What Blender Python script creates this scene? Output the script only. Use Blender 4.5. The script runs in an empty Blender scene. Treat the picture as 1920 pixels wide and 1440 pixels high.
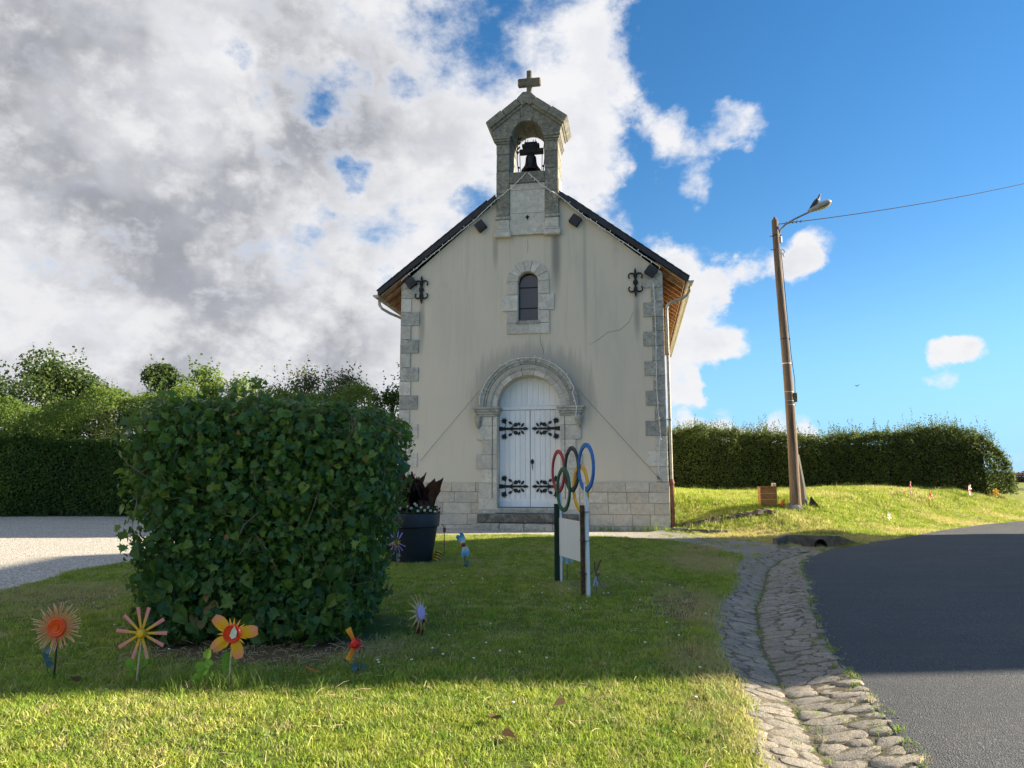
import bpy, bmesh, math, random
import numpy as np
from mathutils import Vector, Matrix, noise as mnoise
from mathutils.geometry import tessellate_polygon, delaunay_2d_cdt
R = math.radians
random.seed(7); rng = np.random.default_rng(7)
scene = bpy.context.scene
COL = scene.collection
# ------------------------------------------------------------ camera, world, sun, exposure
cam_d = bpy.data.cameras.new('camera'); cam = bpy.data.objects.new('camera', cam_d); COL.objects.link(cam)
cam.location = (0, 0, 1.45); cam.rotation_euler = (R(90) + math.atan(180/1331), 0, 0)
cam_d.sensor_width = 36; cam_d.lens = 1331/1920*36; cam_d.clip_start = .05; cam_d.clip_end = 3000
scene.camera = cam
SUN_AZ, SUN_EL = 6.0, 25.0           # azimuth measured from +X towards +Y
scene.view_settings.view_transform = 'Standard'; scene.view_settings.look = 'None'
scene.view_settings.gamma = 1; scene.view_settings.use_curve_mapping = False
scene.view_settings.exposure = 1.65
SKY_STRENGTH = 0.058
sd = bpy.data.lights.new('sun', 'SUN'); sd.energy = 5.0; sd.angle = R(.6); sd.color = (1, .86, .66)
so = bpy.data.objects.new('sun', sd); COL.objects.link(so)
sv = Vector((math.cos(R(SUN_EL))*math.cos(R(SUN_AZ)), math.cos(R(SUN_EL))*math.sin(R(SUN_AZ)), math.sin(R(SUN_EL))))
so.rotation_euler = sv.to_track_quat('Z', 'Y').to_euler()

class NT:
    def __init__(s, tree): s.t = tree; s.n = tree.nodes; s.l = tree.links
    def add(s, typ, **kw):
        nd = s.n.new(typ)
        for k, v in kw.items():
            if k == 'ins':
                for i, val in v.items():
                    sock = nd.inputs[i]
                    if isinstance(val, bpy.types.NodeSocket): s.l.new(val, sock)
                    else: sock.default_value = val
            else: setattr(nd, k, v)
        return nd
    def math(s, op, a, b=0.0, c=0.0, clamp=False):
        nd = s.add('ShaderNodeMath', operation=op, use_clamp=clamp, ins={0: a, 1: b, 2: c}); return nd.outputs[0]
    def vmath(s, op, a, b=None, scale=None):
        nd = s.add('ShaderNodeVectorMath', operation=op, ins={0: a})
        if b is not None:
            if isinstance(b, bpy.types.NodeSocket): s.l.new(b, nd.inputs[1])
            else: nd.inputs[1].default_value = b
        if scale is not None:
            if isinstance(scale, bpy.types.NodeSocket): s.l.new(scale, nd.inputs[3])
            else: nd.inputs[3].default_value = scale
        return nd.outputs['Value'] if op in ('DOT_PRODUCT', 'LENGTH') else nd.outputs[0]
    def noise(s, vec, scale, detail=4, rough=.55, dist=0.0, dims='3D'):
        nd = s.add('ShaderNodeTexNoise', noise_dimensions=dims, ins={'Scale': scale, 'Detail': detail, 'Roughness': rough, 'Distortion': dist})
        if vec is not None: s.l.new(vec, nd.inputs['Vector'])
        return nd.outputs[0]
    def ramp(s, fac, a, b, lo=0.0, hi=1.0, smooth=True):
        nd = s.add('ShaderNodeMapRange', interpolation_type='SMOOTHSTEP' if smooth else 'LINEAR', ins={0: fac, 1: a, 2: b, 3: lo, 4: hi}); return nd.outputs[0]
    def mix(s, f, a, b, blend='MIX'):
        nd = s.add('ShaderNodeMix', data_type='RGBA', blend_type=blend)
        for i, v in ((0, f), (6, a), (7, b)):
            if isinstance(v, bpy.types.NodeSocket): s.l.new(v, nd.inputs[i])
            else: nd.inputs[i].default_value = v if i == 0 else (*v[:3], 1)
        return nd.outputs[2]

# world: Nishita sky with a procedural cloud layer laid out by direction
world = bpy.data.worlds.new('World'); scene.world = world; world.use_nodes = True
w = NT(world.node_tree); w.n.clear()
sky = w.add('ShaderNodeTexSky', sky_type='NISHITA', sun_disc=False, sun_elevation=R(SUN_EL), sun_rotation=R(90-SUN_AZ), altitude=100, air_density=1.0, dust_density=0.0, ozone_density=2.2)
hs = w.add('ShaderNodeHueSaturation', ins={'Hue': .5, 'Saturation': 1.3, 'Value': 1.0, 'Color': sky.outputs[0]})
tc = w.add('ShaderNodeTexCoord'); dv = tc.outputs['Generated']
sep = w.add('ShaderNodeSeparateXYZ', ins={0: dv})
den = w.math('ADD', w.math('MAXIMUM', sep.outputs[2], 0.0), .50)
px_ = w.math('DIVIDE', sep.outputs[0], den); py_ = w.math('DIVIDE', sep.outputs[1], den)
cmb = w.add('ShaderNodeCombineXYZ', ins={0: px_, 1: py_, 2: 3.7})
n_big = w.noise(cmb.outputs[0], 2.2, 2, .5)
n_fine = w.noise(cmb.outputs[0], 6.0, 12, .60, .15)
n_mid = w.noise(cmb.outputs[0], 9.0, 6, .65, .2)
n_dir = w.noise(w.vmath('MULTIPLY', dv, (1, 1, 1.5)), 15.0, 12, .62, .0)
wn = w.add('ShaderNodeTexNoise', ins={'Scale': 6.0, 'Detail': 8, 'Roughness': .62}); w.l.new(dv, wn.inputs['Vector'])
dvw = w.vmath('NORMALIZE', w.vmath('ADD', dv, w.vmath('MULTIPLY', w.vmath('SUBTRACT', wn.outputs['Color'], (.5,.5,.5)), (.16,.16,.20))))
wn2 = w.add('ShaderNodeTexNoise', ins={'Scale': 11.0, 'Detail': 8, 'Roughness': .62}); w.l.new(dv, wn2.inputs['Vector'])
dvs = w.vmath('NORMALIZE', w.vmath('ADD', dv, w.vmath('MULTIPLY', w.vmath('SUBTRACT', wn2.outputs['Color'], (.5,.5,.5)), (.06,.06,.05))))
a_ = Vector((.150, .816, .559)); b_ = Vector((.10, .984, .149)); nL = b_.cross(a_).normalized()
if nL.dot(Vector((-1, .6, .3))) < 0: nL = -nL
side = w.vmath('DOT_PRODUCT', dvw, tuple(nL))
bias = w.math('ADD', w.ramp(side, -.06, .05, -.55, -.03, True), w.ramp(side, .06, .40, 0, .50, True))
BL = []
def blob(px, py, r, wt):
    x = (px-960)/1331; z = -(py-720)/1331; p = math.atan(180/1331)
    BL.append((Vector((x, math.cos(p)-z*math.sin(p), math.sin(p)+z*math.cos(p))).normalized(), r, wt))
for q in ((1090,420,2.8,.30),(1190,470,3.2,.50),(1290,505,3.4,.52),(1370,540,2.4,.45),(1270,560,3.0,.5),(1300,645,2.6,.62),(1240,670,2.6,.5),(1255,735,1.8,.55),(1295,732,1.2,.45),
          (1320,265,3.2,.42),(1240,205,1.8,.40),(1385,235,2.2,.40),(1100,320,2.6,.34),(1285,340,2.6,.26),(1175,95,2.8,.28),(1130,200,2.4,.2),(1225,250,1.5,.24),(1100,60,4,.3),(1130,250,3,.2),
          (1495,485,1.7,.50),(1540,462,1.6,.55),(1510,505,1.3,.4),(1440,508,2.0,.36),(1612,452,.9,.36),
          (1752,661,.8,.52),(1778,656,.95,.6),(1806,658,.95,.6),(1835,662,.75,.5),(1766,711,.9,.5),(1718,712,.7,.42),(1385,640,1.3,.42),
          (1270,808,2.1,.52),(1320,810,1.9,.50),(1370,822,1.9,.44),(1430,825,1.9,.44),(1480,815,1.9,.50),(1530,825,1.8,.4),(1905,870,2.2,.5),
          (980,300,4.5,.25),(900,250,6,.15)): blob(*q)
for c, r, wt in BL:
    dd = w.vmath('DOT_PRODUCT', dvs if r < 2 else dvw, tuple(c))
    bias = w.math('ADD', bias, w.ramp(dd, math.cos(R(r*1.5)), math.cos(R(r*.35)), 0, wt, True))
deck = w.ramp(w.vmath('DOT_PRODUCT', dvw, (-.42, .86, .28)), math.cos(R(36)), math.cos(R(12)), 0, 1)
bias = w.math('MINIMUM', w.math('ADD', bias, w.math('MULTIPLY', deck, .14)), .52)
holes = w.math('MULTIPLY', w.ramp(side, .02, .30, 1, 0), w.ramp(n_mid, .3, .7, -.06, .06))
val = w.math('ADD', w.math('ADD', w.math('ADD', w.math('MULTIPLY', w.math('SUBTRACT', w.math('ADD', w.math('MULTIPLY', n_fine, .5), w.math('MULTIPLY', n_dir, .5)), .5), 2.3), w.math('MULTIPLY', w.math('SUBTRACT', n_big, .5), .55)), bias), holes)
for (px, py, r, wt) in ((600,140,1.8,-.22),(655,165,1.6,-.22),(515,185,1.2,-.20),(680,325,1.3,-.30),(590,415,1.2,-.20),(415,95,1.6,-.20),(440,130,1.2,-.16),(770,155,1.2,-.22),(505,265,.9,-.2),(905,300,1.5,-.3),(885,375,1.3,-.30),(740,505,1.0,-.2),(640,10,1.4,-.15)):
    BL.clear(); blob(px, py, r, wt); c = BL[0][0]
    val = w.math('ADD', val, w.ramp(w.vmath('DOT_PRODUCT', dvw, tuple(c)), math.cos(R(r*1.6)), 1.0, 0, wt, True))
cover = w.ramp(val, -.12, .42)
thick = w.ramp(val, .16, .66)
n_sh = w.noise(dv, 3.0, 5, .50, .0)
leftness = w.ramp(side, .10, .42)
shade = w.math('MULTIPLY', w.math('MULTIPLY', w.math('MULTIPLY_ADD', deck, .35, thick), w.ramp(n_sh, .36, .56, .30, 1)), w.math('MULTIPLY_ADD', leftness, .90, .10), clamp=True)
bill = w.noise(dv, 5.5, 9, .56, .0)
grey = w.mix(w.ramp(bill, .36, .62), (.31, .32, .355), (.54, .54, .56))
shade = w.math('MULTIPLY', shade, w.ramp(w.math('ADD', w.math('MULTIPLY', bill, .6), w.math('MULTIPLY', n_dir, .4)), .44, .60, 1, .25))
ccol = w.mix(shade, (.80, .80, .82), grey)
ccol = w.mix(w.math('MULTIPLY', thick, w.ramp(n_dir, .36, .60, .30, .0)), ccol, (.42, .45, .55))
hz = w.ramp(sep.outputs[2], .30, .0, 0, .85)
skyc = w.mix(hz, hs.outputs[0], (1.35, 3.6, 6.3))
bg1 = w.add('ShaderNodeBackground', ins={0: skyc, 1: SKY_STRENGTH})
bg2 = w.add('ShaderNodeBackground', ins={0: ccol, 1: 0.37})
mx = w.add('ShaderNodeMixShader', ins={0: cover}); w.l.new(bg1.outputs[0], mx.inputs[1]); w.l.new(bg2.outputs[0], mx.inputs[2])
wo = w.add('ShaderNodeOutputWorld'); w.l.new(mx.outputs[0], wo.inputs[0])

# ------------------------------------------------------------ helpers
def tag(o, label=None, cat=None, group=None, kind=None):
    for k, v in (('label', label), ('category', cat), ('group', group), ('kind', kind)):
        if v: o[k] = v
    return o
def link(o, parent=None):
    COL.objects.link(o)
    if parent is not None: o.parent = parent
    return o
def empty(name, loc=(0,0,0), rz=0, **kw):
    o = bpy.data.objects.new(name, None); o.location = loc; o.rotation_euler = (0,0,rz); o.empty_display_size = .1
    link(o); return tag(o, **kw)
def copy_tree(o, loc=None, rot=None, scale=None, parent=None):
    c = o.copy(); COL.objects.link(c)
    if parent is not None: c.parent = parent
    if loc is not None: c.location = loc
    if rot is not None: c.rotation_euler = rot
    if scale is not None: c.scale = scale
    for ch in list(o.children): copy_tree(ch, parent=c)
    return c

class MB:
    def __init__(s): s.v = []; s.f = []; s.m = []; s.mi = 0
    def add(s, vs, fs):
        b = len(s.v); s.v += [tuple(p) for p in vs]; s.f += [tuple(i+b for i in f) for f in fs]; s.m += [s.mi]*len(fs); return s
    def box(s, x0, x1, y0, y1, z0, z1, mat=None):
        vs = [(x,y,z) for z in (z0,z1) for x,y in ((x0,y0),(x1,y0),(x1,y1),(x0,y1))]
        if mat is not None: vs = [mat @ Vector(p) for p in vs]
        return s.add(vs, [(3,2,1,0),(4,5,6,7),(0,1,5,4),(1,2,6,5),(2,3,7,6),(3,0,4,7)])
    def tube(s, pts, r, n=8, cap=True, flat=1.0):
        pts = [Vector(p) for p in pts]; k = len(pts); rs = r if hasattr(r, '__len__') else [r]*k
        rings = []; prev = None
        for i, p in enumerate(pts):
            t = (pts[min(i+1,k-1)] - pts[max(i-1,0)]).normalized()
            if prev is None:
                ref = Vector((0,0,1)) if abs(t.z) < .9 else Vector((1,0,0)); a = t.cross(ref).normalized()
            else: a = (prev - t*prev.dot(t)).normalized()
            prev = a; b = t.cross(a)
            rings.append([p + a*math.cos(2*math.pi*j/n)*rs[i] + b*math.sin(2*math.pi*j/n)*rs[i]*flat for j in range(n)])
        vs = [q for rg in rings for q in rg]
        fs = [(i*n+j, i*n+(j+1)%n, (i+1)*n+(j+1)%n, (i+1)*n+j) for i in range(k-1) for j in range(n)]
        if cap: fs += [tuple(range(n-1,-1,-1)), tuple((k-1)*n+j for j in range(n))]
        return s.add(vs, fs)
    def lathe(s, prof, n=32, c=(0,0,0), mat=None, cap=True):
        vs = []
        for r_, z in prof:
            for j in range(n):
                a = 2*math.pi*j/n; vs.append(Vector((c[0]+r_*math.cos(a), c[1]+r_*math.sin(a), c[2]+z)))
        if mat is not None: vs = [mat @ p for p in vs]
        k = len(prof); fs = [(i*n+j, i*n+(j+1)%n, (i+1)*n+(j+1)%n, (i+1)*n+j) for i in range(k-1) for j in range(n)]
        if cap: fs += [tuple(range(n-1,-1,-1)), tuple((k-1)*n+j for j in range(n))]
        return s.add(vs, fs)
    def plate(s, outer, holes, y0, y1, mat=None):
        # outline in x,z ; depth along y from y0 (front) to y1
        loops = [outer] + list(holes); flat = [p for l in loops for p in l]
        tris = tessellate_polygon([[Vector((p[0], p[1], 0)) for p in l] for l in loops])
        n = len(flat); vs = [Vector((p[0], y0, p[1])) for p in flat] + [Vector((p[0], y1, p[1])) for p in flat]
        fs = [tuple(t) for t in tris] + [tuple(i+n for i in reversed(t)) for t in tris]
        b = 0
        for l in loops:
            k = len(l)
            for i in range(k): fs.append((b+i, b+(i+1)%k, b+(i+1)%k+n, b+i+n))
            b += k
        if mat is not None: vs = [mat @ p for p in vs]
        return s.add(vs, fs)
    def mesh(s, name):
        me = bpy.data.meshes.new(name); me.from_pydata(s.v, [], s.f); me.update()
        bm = bmesh.new(); bm.from_mesh(me); bmesh.ops.recalc_face_normals(bm, faces=bm.faces); bm.to_mesh(me); bm.free()
        return me
    def build(s, name, mat, parent=None, smooth=False, bevel=0, **kw):
        me = s.mesh(name); mats = mat if isinstance(mat, (list, tuple)) else [mat]
        for m in mats: me.materials.append(m)
        if len(mats) > 1:
            for p, mi in zip(me.polygons, s.m): p.material_index = mi
        if smooth:
            me.polygons.foreach_set('use_smooth', [True]*len(me.polygons))
            if smooth != 'full': me.set_sharp_from_angle(angle=R(38))
        o = bpy.data.objects.new(name, me); link(o, parent)
        if bevel:
            b = o.modifiers.new('bevel', 'BEVEL'); b.width = bevel; b.segments = 1; b.limit_method = 'ANGLE'; b.angle_limit = R(40)
        return tag(o, **kw)
def arc(cx, cz, r, a0, a1, n):
    return [(cx + r*math.cos(R(a0+(a1-a0)*i/n)), cz + r*math.sin(R(a0+(a1-a0)*i/n))) for i in range(n+1)]

# ------------------------------------------------------------ materials
def mat(name):
    m = bpy.data.materials.new(name); m.use_nodes = True; t = NT(m.node_tree)
    return m, t, t.n['Principled BSDF']
def pos(t): return t.add('ShaderNodeNewGeometry').outputs['Position']
def orand(t): return t.add('ShaderNodeObjectInfo').outputs['Random']
def bump(t, bs, h, strength=.4, dist=.01):
    b = t.add('ShaderNodeBump', ins={'Strength': strength, 'Distance': dist, 'Height': h}); t.l.new(b.outputs[0], bs.inputs['Normal'])
def mapping(t, vec, sc): return t.vmath('MULTIPLY', vec, sc)
def simple(name, col, rough=.6, metal=0, var=.25, scale=14, bumps=.15, spec=.4, tint=None):
    m, t, bs = mat(name); p = pos(t)
    n = t.noise(p, scale, 6, .6); n2 = t.noise(p, scale*6, 3, .6)
    c2 = tuple(c*(1-var) for c in col); c3 = tint or tuple(min(1, c*(1+var*.6)) for c in col)
    c = t.mix(t.ramp(n, .3, .7), c2, c3)
    t.l.new(c, bs.inputs['Base Color']); bs.inputs['Roughness'].default_value = rough; bs.inputs['Metallic'].default_value = metal
    bs.inputs['Specular IOR Level'].default_value = spec
    if bumps: bump(t, bs, n2, bumps, .004)
    return m
def stone_mat(name, light, dark, lich, amount=.5, warm=None, white=.35, tall=1.0):
    m, t, bs = mat(name); p = pos(t); r = orand(t)
    off = t.vmath('ADD', p, None); nd = off.node; cb = t.add('ShaderNodeCombineXYZ', ins={0: t.math('MULTIPLY', r, 7.0), 1: 0.0, 2: 0.0}); t.l.new(cb.outputs[0], nd.inputs[1])
    n1 = t.noise(off, 2.6, 8, .62); n2 = t.noise(p, 15, 8, .72, .4); n3 = t.noise(p, 70, 4, .7); n4 = t.noise(off, 5.5, 6, .7)
    base = t.mix(t.ramp(n1, .3, .7), light, warm or tuple(c*.85 for c in light))
    base = t.mix(t.math('MULTIPLY', t.ramp(n4, .50-.2*amount, .72-.2*amount), .85), base, dark)
    base = t.mix(t.math('MULTIPLY', t.ramp(n2, .52-.1*amount, .66), .75*min(1, amount+.3)), base, lich)
    base = t.mix(t.math('MULTIPLY', t.ramp(n3, .58, .70), white), base, tuple(min(.75, c*1.35) for c in light))
    hsv = t.add('ShaderNodeHueSaturation', ins={'Color': base, 'Value': t.ramp(r, 0, 1, .86, 1.12, False)})
    t.l.new(hsv.outputs[0], bs.inputs['Base Color']); bs.inputs['Roughness'].default_value = .92; bs.inputs['Specular IOR Level'].default_value = .25
    h = t.math('ADD', t.math('MULTIPLY', n2, .6), t.math('MULTIPLY', n3, .6)); bump(t, bs, h, .55, .012)
    return m
M = {}
M['stone'] = stone_mat('limestone', (.70,.66,.57), (.50,.48,.43), (.33,.33,.30), .42)
M['stone_grey'] = stone_mat('weathered_limestone', (.55,.53,.46), (.34,.34,.31), (.18,.185,.165), .70, white=.3)
M['stone_belfry'] = stone_mat('belfry_stone', (.46,.43,.34), (.22,.215,.18), (.075,.078,.065), .95, white=.22)
M['stone_cross'] = stone_mat('cross_stone', (.27,.24,.17), (.14,.13,.09), (.06,.058,.045), .8, white=.12)
M['plinth'] = stone_mat('plinth_stone', (.62,.57,.48), (.48,.45,.39), (.30,.29,.26), .45, warm=(.58,.49,.37))
M['step'] = stone_mat('step_stone', (.32,.30,.25), (.12,.115,.10), (.05,.05,.045), .95, white=.5)
M['rubble'] = stone_mat('rubble_stone', (.17,.14,.10), (.09,.08,.06), (.045,.04,.035), .9, white=.15)
M['mortar'] = simple('mortar', (.40,.38,.33), .95, var=.35)
M['dark_joint'] = simple('dark_joint', (.10,.095,.085), .95, var=.3)

def plaster():
    m, t, bs = mat('plaster'); p = pos(t)
    n1 = t.noise(p, .55, 5, .6); n2 = t.noise(mapping(t, p, (5.5, 5.5, .32)), 1.0, 8, .7, .3); n3 = t.noise(p, 55, 5, .7)
    n4 = t.noise(mapping(t, p, (1.3, 1.3, .30)), 1.0, 7, .62); n5 = t.noise(mapping(t, p, (16, 16, 1.1)), 1.0, 6, .7)
    c = t.mix(t.ramp(n1, .3, .7), (.71, .63, .505), (.67, .60, .49))
    z = t.add('ShaderNodeSeparateXYZ', ins={0: p}).outputs[2]
    up = t.ramp(z, 2.0, 9.0, .25, 1.0)
    c = t.mix(t.math('MULTIPLY', t.math('MULTIPLY', t.ramp(n2, .50, .78), up), .45), c, (.34, .33, .30))
    c = t.mix(t.math('MULTIPLY', t.math('MULTIPLY', t.ramp(n4, .46, .74), up), .5), c, (.44, .44, .40))
    c = t.mix(t.math('MULTIPLY', t.ramp(n5, .58, .75), .22), c, (.28, .26, .23))
    c = t.mix(t.math('MULTIPLY', t.ramp(n3, .62, .72), .18), c, (.32, .30, .26))
    # dirt washed over the masonry round the belfry foot, the door arch and the wall anchors (stains with their own shape)
    for (cx, cz, rx, rz, st, sc) in ((.72, 6.9, .16, 1.3, .85, 0), (-.85, 7.1, .10, .7, .5, 0), (0, 3.1, 1.62, 1.5, .42, 1), (2.72, 5.2, .10, .75, .6, 0), (-2.80, 5.2, .10, .85, .55, 0), (1.45, 6.3, .06, 2.4, .3, 0)):
        wx = .41 + cx*math.cos(R(9.8)); wy = 17.62 - cx*math.sin(R(9.8))
        d = t.vmath('SUBTRACT', p, (wx, wy, cz+.28)); d = t.vmath('MULTIPLY', d, (1/rx, 0, 1/rz)); L = t.vmath('LENGTH', d)
        L = t.math('ADD', L, t.math('MULTIPLY', t.math('SUBTRACT', n2, .5), .9))
        f = t.ramp(L, 1.15, .25, 0, st) if not sc else t.ramp(L, 1.12, .82, 0, st)
        if sc: f = t.math('MULTIPLY', f, t.ramp(z, 2.6, 3.3, .35, 1))
        c = t.mix(f, c, (.25, .245, .22))
    t.l.new(c, bs.inputs['Base Color']); bs.inputs['Roughness'].default_value = .95; bs.inputs['Specular IOR Level'].default_value = .15
    bump(t, bs, t.math('ADD', n3, t.math('MULTIPLY', n1, 2)), .3, .006)
    return m
M['plaster'] = plaster()
def wood_paint(name, col, dirt, streak=.5):
    m, t, bs = mat(name); p = pos(t); r = orand(t)
    n1 = t.noise(mapping(t, p, (9, 9, .7)), 1.0, 7, .65); n2 = t.noise(mapping(t, p, (60, 60, 3)), 1.0, 5, .6); n3 = t.noise(p, 34, 3, .6)
    c = t.mix(t.math('MULTIPLY', t.ramp(n1, .45, .75), streak), col, dirt)
    c = t.mix(t.math('MULTIPLY', t.ramp(n3, .70, .78), .6), c, (.12, .11, .09))
    c = t.mix(t.ramp(n2, .3, .7, 0, .12), c, dirt)
    hsv = t.add('ShaderNodeHueSaturation', ins={'Color': c, 'Value': t.ramp(r, 0, 1, .93, 1.03, False)})
    t.l.new(hsv.outputs[0], bs.inputs['Base Color']); bs.inputs['Roughness'].default_value = .55
    bump(t, bs, n2, .2, .003); return m
M['door_paint'] = wood_paint('white_door_paint', (.86,.88,.90), (.62,.64,.66), .4)
M['panel_paint'] = wood_paint('grey_white_paint', (.80,.84,.88), (.55,.58,.60), .5)
M['iron'] = simple('black_iron', (.016,.016,.018), .55, .2, var=.4)
M['slate'] = simple('slate', (.028,.031,.038), .6, var=.4, scale=5)
M['zinc'] = simple('zinc', (.30,.30,.27), .5, .5, var=.3)
M['gutter'] = simple('weathered_zinc', (.46,.43,.36), .55, .2, var=.3)
M['terracotta'] = simple('rust_red_cast_iron', (.24,.085,.05), .7, var=.35)
M['rafter'] = simple('rafter_wood', (.34,.18,.09), .8, var=.4, scale=8)
M['soffit'] = simple('soffit_wood', (.42,.27,.16), .85, var=.3, scale=4)
M['bronze'] = simple('bell_bronze', (.035,.036,.036), .5, .6, var=.35)
M['bulb'] = simple('clear_plastic', (.75,.75,.72), .3, var=.05)
M['wire_white'] = simple('pale_wire', (.80,.79,.74), .5, var=.1)
M['wire_dark'] = simple('dark_cable', (.03,.03,.032), .6, var=.2)
M['wire_grey'] = simple('grey_cable', (.16,.15,.14), .6, var=.2)
M['dark_hole'] = simple('dark_void', (.008,.008,.008), .9, var=.1, bumps=0)
def glass():
    m, t, bs = mat('window_glass'); p = pos(t)
    n = t.noise(p, 2.0, 3, .5)
    t.l.new(t.mix(n, (.020,.020,.030), (.055,.048,.055)), bs.inputs['Base Color']); bs.inputs['Roughness'].default_value = .12; bs.inputs['Specular IOR Level'].default_value = .7
    return m
M['glass'] = glass()
M['pot'] = simple('anthracite_plastic', (.022,.027,.038), .45, var=.25, scale=3, bumps=.08)
M['soil'] = simple('potting_soil', (.03,.022,.015), .95, var=.5)

def leaf_mat(name, cols, trans=.35, gloss=.35, rough=.45, big=False, nscale=.6):
    m, t, bs = mat(name); p = pos(t)
    at = t.add('ShaderNodeAttribute', attribute_name='rnd').outputs['Fac']
    r = t.math('FRACT', t.math('ADD', at, orand(t)))
    n = t.noise(p, nscale, 3, .5)
    c = t.mix(t.ramp(r, .0, .55, smooth=False), cols[0], cols[1]); c = t.mix(t.ramp(r, .55, 1, smooth=False), c, cols[2])
    c = t.mix(t.ramp(n, .35, .65, 0, .4), c, cols[0])
    if len(cols) > 3: c = t.mix(t.ramp(r, .990, .993), c, cols[3])
    t.l.new(c, bs.inputs['Base Color']); bs.inputs['Roughness'].default_value = rough; bs.inputs['Specular IOR Level'].default_value = gloss
    tr = t.add('ShaderNodeBsdfTranslucent', ins={0: t.mix(.5, c, tuple(min(1, v*1.9) for v in cols[2]))})
    mixs = t.add('ShaderNodeMixShader', ins={0: trans}); t.l.new(bs.outputs[0], mixs.inputs[1]); t.l.new(tr.outputs[0], mixs.inputs[2])
    t.l.new(mixs.outputs[0], t.n['Material Output'].inputs[0])
    return m
M['leaf_bush'] = leaf_mat('bush_leaves', [(.025,.080,.028), (.052,.140,.026), (.18,.27,.04), (.26,.15,.06)], .3, .35, .42)
M['leaf_hedge'] = leaf_mat('hedge_leaves', [(.025,.06,.012), (.045,.10,.018), (.09,.16,.03)], .35, .2, .55)
M['leaf_hedge_r'] = leaf_mat('right_hedge_leaves', [(.028,.050,.012), (.052,.090,.02), (.14,.18,.045)], .35, .2, .55)
M['leaf_yellow'] = leaf_mat('yellow_green_leaves', [(.075,.14,.028), (.13,.20,.038), (.22,.29,.065)], .5, .2, .5)
M['leaf_tree'] = leaf_mat('tree_leaves', [(.035,.075,.018), (.065,.11,.026), (.13,.17,.05)], .42, .3, .45)
M['leaf_olive'] = leaf_mat('olive_leaves', [(.05,.075,.025), (.10,.12,.045), (.17,.17,.08)], .4, .3, .45)
M['leaf_brown'] = leaf_mat('brown_leaves', [(.10,.06,.035), (.14,.08,.05), (.16,.11,.06)], .3, .1, .6)
M['canna'] = leaf_mat('canna_leaves', [(.018,.012,.012), (.035,.018,.015), (.10,.042,.022)], .3, .4, .4)
M['leaf_pot'] = leaf_mat('pot_foliage', [(.020,.045,.012), (.035,.075,.02), (.06,.10,.03)], .3, .3, .5)
M['leaf_clover'] = leaf_mat('clover_leaves', [(.06,.14,.03), (.09,.20,.035), (.15,.28,.05)], .3, .2, .5)
M['straw'] = simple('dry_straw', (.50,.40,.22), .8, var=.4)
M['bark'] = simple('bark', (.13,.10,.07), .9, var=.4, scale=20)
M['twig'] = simple('twig', (.20,.16,.11), .85, var=.4, scale=20)
M['inner'] = simple('dark_hedge_core', (.020,.020,.012), .95, var=.5)  # near-black colour of the solid light-blocking core inside the hedges
def grass_mat(name, green1, green2, dry, dryc=.5, dscale=.5, extra=None):
    m, t, bs = mat(name); p = pos(t); r = orand(t)
    n1 = t.noise(p, dscale, 5, .6); n2 = t.noise(p, 5, 4, .6)
    c = t.mix(t.ramp(n2, .3, .7), green1, green2)
    f = t.ramp(t.math('ADD', n1, t.math('MULTIPLY', t.math('SUBTRACT', r, .5), .35)), 1-dryc-.12, 1-dryc+.22)
    for (cx, cy, rx, ry, st) in (extra or []):
        d = t.vmath('MULTIPLY', t.vmath('SUBTRACT', p, (cx, cy, 0)), (1/rx, 1/ry, 0)); L = t.math('ADD', t.vmath('LENGTH', d), t.math('MULTIPLY', t.math('SUBTRACT', n2, .5), .8))
        f = t.math('MAXIMUM', f, t.math('MULTIPLY', t.ramp(L, 1.2, .4, 0, st), t.ramp(r, .1, .9, .5, 1)))
    hv = t.add('ShaderNodeHueSaturation', ins={'Color': c, 'Value': t.ramp(t.math('FRACT', t.math('MULTIPLY', r, 7.3)), 0, 1, .62, 1.25, False)}); c = hv.outputs[0]
    c = t.mix(f, c, dry)
    c = t.mix(t.ramp(r, .86, .92, 0, .7), c, tuple(v*1.15 for v in dry))
    t.l.new(c, bs.inputs['Base Color']); bs.inputs['Roughness'].default_value = .5; bs.inputs['Specular IOR Level'].default_value = .25
    tr = t.add('ShaderNodeBsdfTranslucent', ins={0: c})
    mixs = t.add('ShaderNodeMixShader', ins={0: .4}); t.l.new(bs.outputs[0], mixs.inputs[1]); t.l.new(tr.outputs[0], mixs.inputs[2])
    t.l.new(mixs.outputs[0], t.n['Material Output'].inputs[0])
    return m
DRY = [(3.0,11.3,.7,1.5,1), (2.0,7.6,.5,1.6,.9), (1.5,5.4,.45,1.0,.8), (3.5,13.2,.8,.8,1), (-1.9,6.0,1.3,.55,1), (-5.3,8.6,1.2,.9,.8), (-4.6,10.6,1.0,.8,.7), (.75,9.0,.5,.7,.55), (-4.7,7.6,.8,.5,.5), (1.25,4.3,.3,.9,.6)]
BDRY = [(4.9,15.7,1.5,.9,1), (5.6,14.6,1.0,.6,1), (7.8,15.2,1.2,.6,.9), (9.6,16.9,1.5,.55,.9), (12.3,19.1,1.8,.6,.9), (14.8,21.2,1.6,.6,.8), (6.3,16.4,.8,.5,.4)]
M['grass_lawn'] = grass_mat('lawn_grass', (.24,.37,.05), (.43,.50,.075), (.55,.46,.24), .36, .6, DRY)
M['grass_bank'] = grass_mat('bank_grass', (.26,.37,.035), (.44,.52,.07), (.66,.57,.26), .42, .5, BDRY)
M['grass_tall'] = grass_mat('tall_grass', (.16,.28,.035), (.28,.40,.07), (.58,.50,.27), .35, 1.0)
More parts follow.
